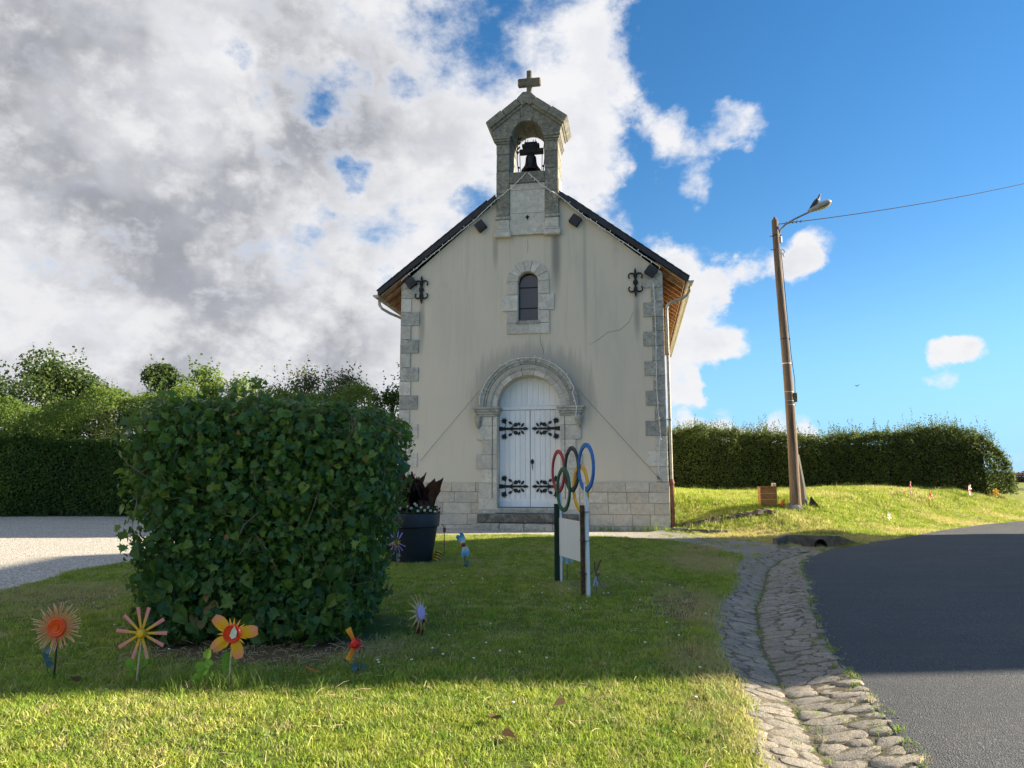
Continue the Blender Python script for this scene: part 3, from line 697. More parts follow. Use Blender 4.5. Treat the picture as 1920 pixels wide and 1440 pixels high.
def hinge(sx, zc, parent):
    m = MB(); y0, y1 = D0-.048, D0-.0355; L_ = .70
    X = lambda x: sx*(.80-x)          # x measured from the jamb inwards
    def pl(pts, a=y0, b=y1): m.plate([(X(p[0]), zc+p[1]) for p in pts], [], a, b)
    pl([(0,-.055),(.10,-.052),(.12,-.036),(.62,-.018),(.62,.018),(.12,.036),(.10,.052),(0,.055)])
    pl(leafshape(.60,0,0,.14,.07))
    for s_ in (-1,1):
        # curved stems and leaves
        def stem(p0, p1, bend, r=.010):
            q = [Vector((X(p0[0]+(p1[0]-p0[0])*t+bend[0]*math.sin(math.pi*t)), y0+.006, zc+s_*(p0[1]+(p1[1]-p0[1])*t+bend[1]*math.sin(math.pi*t)))) for t in (0,.25,.5,.75,1)]
            m.tube(q, [r*1.4,r*1.2,r,r*.9,r*.8], 6, flat=.6)
        def lf(x, z, ang, l_, w_, lob=False):
            m.plate([(X(p[0]), zc+s_*p[1]) for p in leafshape(x,z,ang,l_,w_,lob)], [], y0, y1)
        stem((.06,.03),(.175,.13),(.05,-.03)); lf(.185,.115,R(118),.13,.13,True)
        stem((.26,.02),(.34,.13),(.045,-.02)); lf(.345,.12,R(150),.105,.06)
        stem((.28,.02),(.42,.10),(.0,-.02)); lf(.37,.075,R(22),.13,.085)
        stem((.50,.015),(.60,.07),(.0,-.01),.008); lf(.575,.045,R(55),.11,.05); lf(.545,.07,R(112),.095,.05)
    return m.build('strap_hinge', M['iron'], parent)
for zc in (2.455,1.01):
    hinge(-1, zc, LL); hinge(1, zc, LR)
m = MB(); m.plate(leafshape(.055,1.55,R(90),.13,.075), [], D0-.04, D0-.022); m.tube([(.055,D0-.03,1.60),(.055,D0-.075,1.585),(.055,D0-.075,1.50),(.055,D0-.04,1.47)], .009, 8); m.build('door_handle', M['iron'], LR)
m = MB(); m.tube([(.055,D0-.03,1.505),(.055,D0-.045,1.44),(.05,D0-.03,1.41)], .006, 6); m.build('latch_ring', M['zinc'], LR)
m = MB(); m.box(-.79,.79,D0-.05,D0+.05,2.935,2.965); m.box(-.79,.79,D0-.03,D0+.05,2.965,3.03); m.box(-.79,.79,D0-.055,D0+.05,3.03,3.05); m.build('transom_rail', M['door_paint'], CH, bevel=.004)
tym = MB(); tym.plate([(-.785,3.05),(.785,3.05)]+arc(0,3.0,.785,4,176,24), [], D0+.01, D0+.04); tymo = tym.build('door_tympanum', M['door_paint'], CH)
x = -.785
wd = 1.57/11
for i in range(11):
    x0, x1 = x+.002, x+wd-.002
    zt = lambda u: 3.0+math.sqrt(max(.783**2-u*u, .0009)) ; n_ = 4
    p = MB(); p.plate([(x0,3.052),(x1,3.052)]+[(x1+(x0-x1)*k/n_, max(3.06, zt(x1+(x0-x1)*k/n_))) for k in range(n_+1)], [], D0-.015, D0+.009); p.build('plank', M['door_paint'], tymo); x += wd
m = MB(); m.box(-.84,.84,-.10,.35,.36,.49); m.build('threshold', M['stone_grey'], CH, bevel=.015)
m = MB(); m.box(-.84,.84,D0-.03,D0+.06,.492,.503); m.build('door_gap_strip', M['dark_hole'], CH)
m = MB(); m.box(-1.22,1.22,-.34,-.01,.14,.355); m.build('upper_step', M['step'], CH, bevel=.02)
for i,(a,b) in enumerate(((-1.25,-.62),(-.61,-.02),(-.01,.66),(.67,1.24))):
    block(a,b,-.66,-.345,-.1,.135,'lower_step_stone',M['stone_grey'],CH,.018,.008)
# eaves, roof
BY1_ = .80; RIDGE = 9.02; SL = (RIDGE-5.98)/3.98
def roof_side(sx):
    ang = math.atan(SL)
    zc_ = 5.98+SL*3.14
    m = MB(); m.plate([(sx*3.98,5.98),(sx*.84,zc_),(sx*.84,zc_+.13),(sx*3.98,6.10)], [], -.13, LEN+.6)
    m.plate([(sx*.838,zc_),(0,RIDGE),(0,RIDGE+.14),(sx*.838,zc_+.13)], [], BY1_+.01, LEN+.6); ro = m.build('roof', M['slate'], CH)
    L_ = math.hypot(3.98,RIDGE-5.98)
    # slate courses along the verge: each slate is its own piece
    n = 22; e = L_/n
    for i in range(n):
        t0 = i/n; cx = sx*3.98*(1-t0); cz = 6.10+(RIDGE+.14-6.10)*t0
        if abs(cx) < 1.12: continue
        Mx = Matrix.Translation((cx,0,cz)) @ Matrix.Rotation(-ang if sx < 0 else ang+math.pi,4,'Y')
        q = MB(); th = .014
        sg = 1 if sx < 0 else -1
        q.box(-.02,e*1.25,-.15,.12,sg*(.004+0),sg*(.004+th+.010),Mx @ Matrix.Rotation(-.035*sg if sx<0 else -.035*-1*-1,4,'Y')); q.build('slate', M['slate'], ro)
    # soffit boards under the slates + rafters
    s_ = MB(); s_.plate([(sx*3.90,5.99),(sx*3.2,5.99+SL*.70),(sx*3.2,5.965+SL*.70),(sx*3.90,5.965)], [], -.10, LEN+.5); s_.build('soffit', M['soffit'], CH)
    y = .12
    while y < LEN:
        r_ = MB(); r_.plate([(sx*3.86,5.96),(sx*3.30,5.96+SL*.56),(sx*3.30,5.84+SL*.56),(sx*3.86,5.855)], [], y, y+.07); r_.build('rafter', M['rafter'], CH); y += .42
    # gutter
    g = MB(); cx = sx*4.02; cz = 5.99; no = 8
    for rr, yy in ((.085,None),):
        ring = [(cx+.085*math.cos(R(180+180*k/no)), cz+.085*math.sin(R(180+180*k/no))) for k in range(no+1)]
        ring2 = [(cx+.078*math.cos(R(180+180*k/no)), cz+.078*math.sin(R(180+180*k/no))) for k in range(no,-1,-1)]
    g.plate(ring+ring2, [], -.14, LEN+.5)
    g.plate([(cx+.085*math.cos(R(180+180*k/no)), cz+.085*math.sin(R(180+180*k/no))) for k in range(no+1)], [], -.145, -.139)
    g.build('gutter', M['gutter'], CH)
    k_ = MB(); xw = sx*3.44
    py0 = .05 if sx > 0 else .75; pth = [(sx*4.02,.12,5.90),(sx*4.01,.12,5.78),(sx*3.94,.12,5.68),(sx*3.80,.12+(py0-.05)*.3,5.60),(sx*3.62,.10+(py0-.05)*.7,5.54),(sx*3.49,.06+(py0-.05),5.47),(xw,py0,5.36),(xw,py0,5.2),(xw,py0,1.15)]
    k_.tube(pth, .038, 10); k_.build('downpipe', M['gutter'], CH, smooth=True)
    k_ = MB(); k_.lathe([(.062,0),(.066,.06),(.052,.08),(.05,.12)], 12, (xw,py0,1.07)); k_.tube([(xw,py0,1.10),(xw,py0,-.2)], .05, 10); k_.build('lower_downpipe', M['terracotta'], CH, smooth=True)
    for zc in (4.2,2.6):
        k_ = MB(); k_.lathe([(.05,0),(.056,0),(.056,.03),(.05,.03)], 12, (xw,py0,zc)); k_.box(min(sx*3.34,xw),max(sx*3.34,xw),py0-.02,py0+.01,zc,zc+.03); k_.build('pipe_clip', M['zinc'], CH)
roof_side(-1); roof_side(1)
# dark verge board following the gable
for sx in (-1,1):
    m = MB(); m.plate([(sx*3.96,5.96),(sx*.83,5.96+SL*3.13),(sx*.83,6.13+SL*3.13),(sx*3.96,6.09)], [], -.155, -.1305); m.build('verge_board', M['slate'], CH)
    # purlin end plates
    for px_c, pz_c in ((1.235,7.72),(3.09,6.29)):
        Mx = Matrix.Translation((sx*px_c,0,pz_c)) @ Matrix.Rotation(sx*math.atan(SL),4,'Y')
        m = MB(); m.box(-.125,.125,-.15,.02,-.125,.11,Mx); m.tube([Mx @ Vector((0,-.158,-.01)), Mx @ Vector((0,-.148,-.01))], .012, 8); m.build('purlin_end', M['slate'], CH)
# wall anchors
for sx, cx, cz in ((-1,-2.81,6.10),(1,2.70,6.03)):
    m = MB(); m.box(-.028,.028,-.055,-.03,-.30,.30,Matrix.Translation((cx,0,cz)))
    for s_ in (-1,1):
        m.plate([(cx-.028,cz+s_*.30),(cx,cz+s_*.38),(cx+.028,cz+s_*.30)], [], -.055, -.03)
        for q in (-1,1):
            pts = [(cx+q*.02,-.045,cz+s_*.13)]+[(cx+q*(.095+.075*math.cos(R(a))),-.045,cz+s_*(.165+.075*math.sin(R(a)))) for a in (200,150,110,70,30,-10,-50)]
            m.tube(pts, [.024,.024,.024,.022,.02,.018,.018,.022], 6)
    m.lathe([(0.001,-.0),(.065,0),(.065,.03),(.03,.045)], 12, (0,0,0), Matrix.Translation((cx,-.03,cz)) @ Matrix.Rotation(R(90),4,'X')); m.build('wall_anchor', M['iron'], CH)
# ------------------------------------------------------------ bellcote
BY0, BY1 = -.11, .80
BC = MB(); BC.box(-.46,.46,-.07,BY1-.05,7.46,9.02); bc = BC.build('bellcote', M['stone'], CH)
for z0,z1 in ((7.42,7.99),(7.99,8.62),(8.62,8.80)):
    block(-.455,.455,-.085,-.02,z0+.003,z1-.003,'panel_stone',M['stone'],bc,.006,.003)
block(-.46,.46,-.125,BY1,8.805,9.10,'bell_sill',M['stone_belfry'],bc,.012,.004)
m = MB(); m.plate([(x*.055,7.88+z*.055) for x,z in ((0,1),(.35,.75),(.3,.35),(.75,.4),(1,0),(.75,-.4),(.3,-.35),(.35,-.75),(0,-1.6),(-.35,-.75),(-.3,-.35),(-.75,-.4),(-1,0),(-.75,.4),(-.3,.35),(-.35,.75))], [], -.092, -.0865); m.build('vent_hole', M['dark_hole'], bc)
for sx in (-1,1):
    for z0,z1 in ((7.92,8.55),(8.55,9.16),(9.16,9.62),(9.62,9.90)):
        a,b = (.46,.81) if sx > 0 else (-.81,-.46); block(a,b,BY0,BY1,z0+.003,z1-.003,'pier_block',M['stone_belfry'],bc,.012,.004)
    # foot console
    for z0,z1,e,mm in ((7.37,7.50,.05,'stone'),(7.50,7.56,.03,'stone'),(7.56,7.84,.0,'stone'),(7.84,7.92,.03,'stone_grey')):
        a,b = .46-e*.6, .81+e
        if sx < 0: a,b = -b,-a
        block(a,b,BY0-.0-e,.1,z0+.002,z1-.002,'console_stone',M[mm],bc,.015,.003)
    # capital mouldings
    for z0,z1,e in ((9.90,9.96,.02),(9.96,10.03,.045),(10.03,10.09,.07)):
        a,b = .455-e*.3, .81+e
        if sx < 0: a,b = -b,-a
        block(a,b,BY0-e,BY1+e,z0+.001,z1-.001,'capital_moulding',M['stone_belfry'],bc,.012,.003)
# gabled head with arch
head = [(-.86,10.09),(-.45,10.09)] + arc(0,10.09,.41,180,0,16) + [(.45,10.09),(.86,10.09),(.92,10.33),(0,11.02),(-.92,10.33)]
for idx,(pts) in enumerate(([(-.86,10.09),(-.41,10.09)]+arc(0,10.09,.41,180,112,6)+[(-.20,10.88),(-.92,10.33)],
                           arc(0,10.09,.41,111,69,4)+[(.195,10.885),(0,11.02),(-.195,10.885)],
                           [(.86,10.09),(.92,10.33),(.20,10.88)]+arc(0,10.09,.41,68,0,6))):
    m = MB(); m.plate(pts, [], BY0-.03, BY1+.03); m.build('head_stone', M['stone_belfry'], bc, bevel=.006)
for sx in (-1,1):
    P0, P1 = Vector((sx*.95,10.30)), Vector((0,11.02)); dirv = (P1-P0).normalized(); nv_ = Vector((-dirv.y,dirv.x))*(1 if sx < 0 else -1)
    if nv_.y < 0: nv_ = -nv_
    L_ = (P1-P0).length
    for t0,t1,th,e in ((0,.44,.215,.10),(.44,.86,.20,.085)):
        a = P0+dirv*L_*(t0+.003); b = P0+dirv*L_*(t1-.003)
        m = MB(); m.plate([tuple(a+nv_*.02),tuple(b+nv_*.02),tuple(b+nv_*(.02+th)),tuple(a+nv_*(.02+th))], [], BY0-e-.03, BY1+e+.03); m.build('coping_stone', M['stone_belfry'], bc, bevel=.02)
        m = MB(); m.plate([tuple(a-nv_*.045),tuple(b-nv_*.045),tuple(b+nv_*.018),tuple(a+nv_*.018)], [], BY0-e*.55-.02, BY1+e*.55+.02); m.build('coping_moulding', M['stone_belfry'], bc, bevel=.006)
t0 = .86; aL = Vector((-.95,10.30))+(Vector((0,11.02))-Vector((-.95,10.30)))*t0
dl = (Vector((0,11.02))-Vector((-.95,10.30))).normalized(); nl = Vector((-dl.y,dl.x))
A = aL-nl*.045; B = aL+nl*.22
m = MB(); m.plate([tuple(A),(0,10.965),(-A.x,A.y),(-B.x,B.y),(-.10,11.27),(.0,11.28),(.10,11.27),tuple(B)][:4]+[(.10,11.27),(-.10,11.27),tuple(B)], [], BY0-.10, BY1+.10); m.build('apex_stone', M['stone_belfry'], bc, bevel=.015)
block(-.125,.125,.2,.5,11.25,11.36,'cross_base',M['stone_cross'],bc,.012,.003)
m = MB(); c0,c1 = 12.17,11.36
m.plate([(-.075,c1),(.075,c1),(.068,11.74),(.31,11.74),(.31,11.94),(.068,11.94),(.068,c0),(-.068,c0),(-.068,11.94),(-.31,11.94),(-.31,11.74),(-.068,11.74)], [], .28, .42); m.build('cross', M['stone_cross'], bc, bevel=.022)

def CW(x, y, z): return CH.matrix_basis @ Vector((x,y,z))
CHM = Matrix.Translation((.41,17.62,.28)) @ Matrix.Rotation(R(-9.8),4,'Z')
def CW(x, y, z): return CHM @ Vector((x,y,z))
# bell (hangs in the bellcote)
bl = empty('church_bell', CW(.045,.30,9.27), R(-9.8), label='dark bronze bell hanging from a timber yoke in the bellcote opening', cat='bell')
m = MB(); m.lathe([(.02,.44),(.11,.435),(.135,.41),(.145,.35),(.15,.27),(.168,.18),(.205,.11),(.25,.05),(.265,.025),(.26,.01),(.225,.02),(.16,.09),(.05,.25)], 28, (0,0,.0), cap=False); m.build('bell_body', M['bronze'], bl, smooth=True)
m = MB(); m.tube([(0,0,.36),(0,0,.10)], .012, 6); m.lathe([(.001,-.05),(.03,-.04),(.042,0),(.03,.035),(.001,.045)], 10, (0,0,.08)); m.build('clapper', M['iron'], bl, smooth=True)
m = MB(); m.box(-.30,.33,-.08,.08,.50,.62); m.box(-.20,.20,-.075,.075,.62,.68); m.box(-.235,.225,-.07,.07,.68,.77); m.box(-.17,.17,-.065,.065,.77,.82); m.build('yoke', M['iron'], bl, bevel=.01)
m = MB()
for x in (-.15,-.08,.08,.15): m.tube([(x,-.085,.48),(x*.9,-.085,.86)], .010, 5); m.tube([(x*.5,-.04,.42),(x,-.085,.52)], .012, 5)
m.build('yoke_strap', M['iron'], bl)
for sx, xx in ((-1,-.37),(1,.37)):
    m = MB(); m.tube([(xx*.9,-.02,.02),(xx,-.02,.35),(xx*.98,-.02,.80),(xx*.9,-.02,1.0 if sx < 0 else .6)], .014, 6); m.tube([(xx*.78,.0,.03),(xx*.82,.0,.62)], .010, 6)
    if sx < 0:
        for a in range(4): m.tube([(xx+.02*a,-.05,.50+.13*a),(xx+.05+.02*a,-.05,.56+.13*a),(xx+.06,.03,.6+.12*a)], .022, 5)
    m.lathe([(.001,-.035),(.04,0),(.001,.035)], 8, (xx*.88,-.02,.13)); m.build('bell_lever', M['iron'], bl)

# ------------------------------------------------------------ string lights and cables on the chapel
def polyline(pts, step):
    out = []
    for a, b in zip(pts[:-1], pts[1:]):
        a, b = Vector(a), Vector(b); k = max(1, int((b-a).length/step))
        out += [a+(b-a)*i/k for i in range(k)]
    out.append(Vector(pts[-1])); return out
def string_light(name, pts, label, sag=0, step=.13):
    P = polyline(pts, step); r = random.Random(len(pts)+int(abs(pts[0][0])*100))
    P = [p+Vector((r.uniform(-.008,.008),0,r.uniform(-.008,.008))) for p in P]
    root = empty(name, CHM @ P[0], R(-9.8), label=label, cat='string lights', group='strings of small clear lights hung on the chapel')
    P = [p-P[0] for p in P]
    m = MB(); m.tube(P, .0105, 4); m.build('light_wire', M['wire_white'], root)
    m = MB()
    for p in P[1:]:
        dx = r.uniform(-.04,.04); dz = r.choice((-1,1))*r.uniform(.03,.06)
        m.tube([p, p+Vector((dx,-.012,dz))], [.007,.013], 4)
    m.build('light_bulbs', M['bulb'], root, kind='stuff')
F0 = -.165
for sx in (-1,1):
    sn = 'left' if sx < 0 else 'right'
    string_light('string_lights', [(sx*.03,-.15,9.05),(sx*.40,-.14,8.68),(sx*.84,-.15,8.36),(sx*1.3,F0,7.92),(sx*2.2,F0,7.22),(sx*3.1,F0,6.52),(sx*3.3,F0,6.36)], f'thin string of clear lights running from the bell sill down the {sn} roof slope')
string_light('string_lights', [(3.14,-.06,5.95),(3.16,-.06,4.6),(3.15,-.06,3.2),(3.20,-.06,2.3),(3.14,-.06,1.35)], 'string of clear lights hanging straight down the right hand quoins')
ap = [(x,-.15,z) for x,z in arc(0,2.99,1.22,178,20,18)]
string_light('string_lights', ap+[(1.12,-.15,3.3),(1.22,-.17,2.95),(1.20,-.17,2.7)], 'string of clear lights looped over the stone arch above the door')
for (a,b,lab) in (((-1.22,-.12,3.40),(-2.75,-.05,1.66),'thin guy cable slanting from the door arch down to the left'),((1.24,-.12,3.38),(3.22,-.05,1.12),'thin guy cable slanting from the door arch down to the right chapel corner')):
    m = MB(); P = polyline([a,b],.4); c0 = P[0]; m.tube([p-c0 for p in P], .005, 4)
    if b[0] > 0: q = P[-1]*.06+P[0]*0; d = (Vector(b)-Vector(a)); m.tube([d*.94,d*.97], .022, 6)
    o = m.build('guy_cable', M['wire_grey'], label=lab, cat='cable', group='guy cables across the chapel front'); o.matrix_basis = Matrix.Translation(CHM @ c0) @ Matrix.Rotation(R(-9.8),4,'Z')

# crack lines in the render (thin recessed dark seams)
for pts in ([(.30,5.5),(.31,5.38),(.30,5.28)],[(.31,4.83),(.30,4.68),(.34,4.5),(.39,4.38),(.38,4.27)],[(2.62,5.3),(2.52,5.05),(2.3,4.85),(2.0,4.80),(1.75,4.62),(1.55,4.5)],[(-.01,7.32),(.0,7.15),(.0,6.95)]):
    m = MB(); q = [(x+random.uniform(-.01,.01),-.0 if z < 4.83 or z > 6.9 or abs(x) > 1 else -.041,z) for x,z in pts]; m.tube(q, [.002]+[.0042]*(len(q)-2)+[.002], 4); m.build('crack', M['dark_joint'], CH)

# ------------------------------------------------------------ side pieces by the chapel corner
m = MB(); r_ = random.Random(4)
x = 3.75
for i in range(3):
    L_ = .42; z = Hs(x+.2,16.6-.25*i); m2 = MB(); m2.box(-L_/2,L_/2,-.05,.05,-.1,.06,Matrix.Rotation(R(-32),4,'Z')); o = m2.build('edging_stone', M['step'], bevel=.015, label=['mossy edging stone nearest the chapel corner','middle mossy edging stone of three by the downpipe','outermost mossy edging stone in the dry grass'][i], cat='edging stone', group='edging stones beside the chapel corner'); o.location = (x+.16,16.78-.24*i,z+.02); x += .38
rb = empty('stone_rubble', (5.1,17.0,Hs(5.1,17.0)), label='low dark band of broken stones lying in the grass right of the chapel', cat='rubble')
for i in range(22):
    x = -.95+1.95*(i/21)+random.uniform(-.05,.05); yy = .08-.10*i/21+random.uniform(-.09,.09); sz = random.uniform(.10,.22)
    mm = MB(); n_ = 7; vs = []
    for lv,(q,zz) in enumerate(((1,-.05),(1.0,.03),(.7,.075))):
        for k in range(n_): a_2 = 2*math.pi*k/n_; qq = q*random.uniform(.8,1.1)*sz; vs.append((qq*math.cos(a_2),qq*.7*math.sin(a_2),zz*random.uniform(.7,1.3)))
    mm.add(vs,[(l*n_+k,l*n_+(k+1)%n_,(l+1)*n_+(k+1)%n_,(l+1)*n_+k) for l in range(2) for k in range(n_)]+[tuple(2*n_+k for k in range(n_))])
    o = mm.build('stone', M['rubble'], rb); o.location = (x,yy,Hs(5.1+x,17+yy)-Hs(5.1,17.0)+.0)
# culvert headwall
cu = empty('culvert', (6.2,14.62,.02), 0, label='low concrete culvert headwall with a round black drain pipe at the road edge', cat='culvert')
hole = [(0.02+.115*math.cos(R(a)), .13+.115*math.sin(R(a))) for a in range(0,360,18)]
m = MB(); m.plate([(-.62,-.25),(.78,-.25),(.86,.14),(.42,.31),(-.62,.33)], [hole], 0, .14); m.build('headwall', M['concrete_dark'], cu, bevel=.012)
m = MB(); m.plate([(0,-.25),(.62,-.25),(.62,.33),(.0,.30)], [], 0, .1, Matrix.Translation((-1.0,-.42,0)) @ Matrix.Rotation(R(48),4,'Z')); m.build('wing_wall', M['concrete_dark'], cu, bevel=.012)
m = MB(); Mx = Matrix.Translation((.02,.02,.13)) @ Matrix.Rotation(R(-90),4,'X'); m.lathe([(.105,-.05),(.118,-.05),(.118,.9),(.105,.9),(.105,-.05)], 24, (0,0,0), Mx, cap=False); m.lathe([(.11,.85),(.11,.9)], 16, (0,0,0), Mx); m.build('drain_pipe', M['dark_hole'], cu, smooth=True)

# ------------------------------------------------------------ near bush
BX, BYc, BZ = -2.17, 6.76, .09
def bush_surf(n, shell=(.86,1.0), front=0):
    N0 = n*4; u = rng.uniform(-1,1,(N0,3)); ax_ = rng.choice(3,N0,p=[.24,.44,.32]); sg_ = np.where(rng.random(N0)<.5,-1,1)
    sg_ = np.where(ax_==1, np.where(rng.random(N0)<.72,-1,1), sg_); sg_ = np.where(ax_==2, np.where(rng.random(N0)<.8,1,-1), sg_)
    u[np.arange(N0),ax_] = sg_; e = 13.0
    if front: u = u[u[:,1] < front]
    u = u*((np.abs(u)**e).sum(1)**(-1/e))[:,None]
    N_ = np.sign(u)*np.abs(u)**(e-1); N_ /= np.linalg.norm(N_,axis=1,keepdims=True)
    t = rng.uniform(shell[0],shell[1],len(u))+.035*fb(u,2.6,1.0)+.050*fb(u,6.5,2.0)-.13*np.clip((fb(u,4.3,3.3)-.42)*5,0,1)
    P = u*t[:,None]
    z01 = (P[:,2]+1)/2
    tap = np.interp(z01,[0,.12,.3,.5,.68,.85,1.0],[.78,.82,.86,.92,.965,1.0,.985])
    X = P[:,0]*1.135*tap-.04*(1-z01); Y = P[:,1]*.90*tap+.10*(z01-.5); Z = z01*2.02
    Z = Z*(1+.05*np.interp(X,[-1.3,-.8,-.3,.3,1.3],[-.2,.4,.7,.2,-.5])*z01)
    W = np.column_stack([BX+X, BYc+Y, BZ+Z]); return W[:n], N_[:n]
bush = empty('leafy_shrub', (BX,BYc,BZ), label='large clipped boxy shrub of dark broad leaves on the front lawn', cat='shrub')
bush_inv = Matrix.Translation((-BX,-BYc,-BZ))
def in_bush(P): return P-np.array([BX,BYc,BZ])
P, N_ = bush_surf(21000,(.80,1.02)); o = leaf_cloud('small_leaves', in_bush(P), N_, rng.uniform(.035,.07,len(P)), T_maple(), M['leaf_bush'], bush, .65, .4)
P, N_ = bush_surf(1500,(.86,1.03)); o = leaf_cloud('broad_leaves', in_bush(P), N_, rng.uniform(.055,.095,len(P)), T_heart(), M['leaf_bush'], bush, .7, .5)
P, N_ = bush_surf(6000,(.62,.84)); o = leaf_cloud('inner_leaves', in_bush(P), N_, rng.uniform(.05,.10,len(P)), T_heart(), M['leaf_bush'], bush, .7, .5)
# big leaves as pieces
LM = []
for i in range(6):
    TV, TF = (T_heart() if i % 2 else T_maple()); mm = MB(); c = random.Random(i)
    b = 1+c.uniform(-.3,.5)
    TV = TV*np.array([1,1,1])
    mm.add([(x*(1+c.uniform(-.16,.10))*(.82 if i%3==1 else 1)+.05*y*y*(1 if i%2 else -1), y*(1+c.uniform(-.05,.05)), z*b*(1.9 if i%2 else .7)+c.uniform(-.03,.03)) for x,y,z in TV], TF); me = mm.mesh('leaf'); me.materials.append(M['leaf_bush']); LM.append(me)
P, N_ = bush_surf(4000,(.98,1.04),-.15)
sel = np.argsort(-(-N_[:,1]+rng.uniform(0,.9,len(P))))[:300]
for i in sel:
    n_ = Vector(N_[i])+Vector(rng.normal(0,.42,3)); n_.normalize()
    up = Vector((random.gauss(0,.75),random.uniform(-.3,.3),-.8)); up -= n_*up.dot(n_); up.normalize(); xx = up.cross(n_)
    S = random.uniform(.085,.14) if P[i][2] < .9 else random.uniform(.06,.10)
    Mx = Matrix(((xx.x,up.x,n_.x,P[i][0]-BX),(xx.y,up.y,n_.y,P[i][1]-BYc),(xx.z,up.z,n_.z,P[i][2]-BZ),(0,0,0,1))) @ Matrix.Diagonal((S,S,S,1))
    o = bpy.data.objects.new('leaf', random.choice(LM)); link(o, bush); o.matrix_local = Mx
# limbs
for i in range(16):
    r_ = random.Random(50+i); a = r_.uniform(0,6.28); x0, y0 = math.cos(a)*.25*r_.random(), math.sin(a)*.2*r_.random()
    tx, ty = r_.uniform(-1.1,1.1), r_.uniform(-.88,.6); tz = r_.uniform(.9,1.95); pts = []
    for k in range(7):
        t = k/6; pts.append((x0+(tx-x0)*t**.7+r_.uniform(-.04,.04), y0+(ty-y0)*t**.8+r_.uniform(-.04,.04), tz*t-.05))
    m = MB(); m.tube(pts, [.028*(1-.75*k/6) for k in range(7)], 6); m.build('branch', M['bark'], bush, smooth=True)
Ps, Ns = bush_surf(70,(.97,1.02),.3); PP = []; NN = []; spr = MB()
for p, n_ in zip(in_bush(Ps), Ns):
    v = Vector(p); d1 = (Vector(n_)*.7+Vector((random.gauss(0,.3),random.gauss(0,.3),random.uniform(.1,.9)))).normalized(); L_ = random.uniform(.08,.24)
    spr.tube([v-d1*.08, v+d1*L_*.5, v+d1*L_+Vector((0,0,-.02))], [.004,.003,.0015], 4)
    for k in range(7): q = v+d1*L_*(k+1)/7+Vector(rng.normal(0,.02,3)); PP.append(tuple(q)); NN.append(tuple(Vector(n_)+Vector(rng.normal(0,.6,3))))
spr.build('sprays', M['twig'], bush, kind='stuff')
leaf_cloud('spray_leaves', np.array(PP), np.array(NN), rng.uniform(.05,.09,len(PP)), T_maple(), M['leaf_bush'], bush, .5, .3)
tw = MB()
Pt, Nt = bush_surf(230,(.84,.97),.1)
for p, n_ in zip(in_bush(Pt), Nt):
    v = Vector(p); d1 = Vector(rng.normal(0,1,3)); d1 -= Vector(n_)*d1.dot(Vector(n_))*.7; d1.normalize(); L_ = random.uniform(.15,.45)
    tw.tube([v, v+d1*L_*.5+Vector(rng.normal(0,.03,3)), v+d1*L_], [.0055,.0042,.002], 4)
tw.build('twigs', M['twig'], bush, kind='stuff')
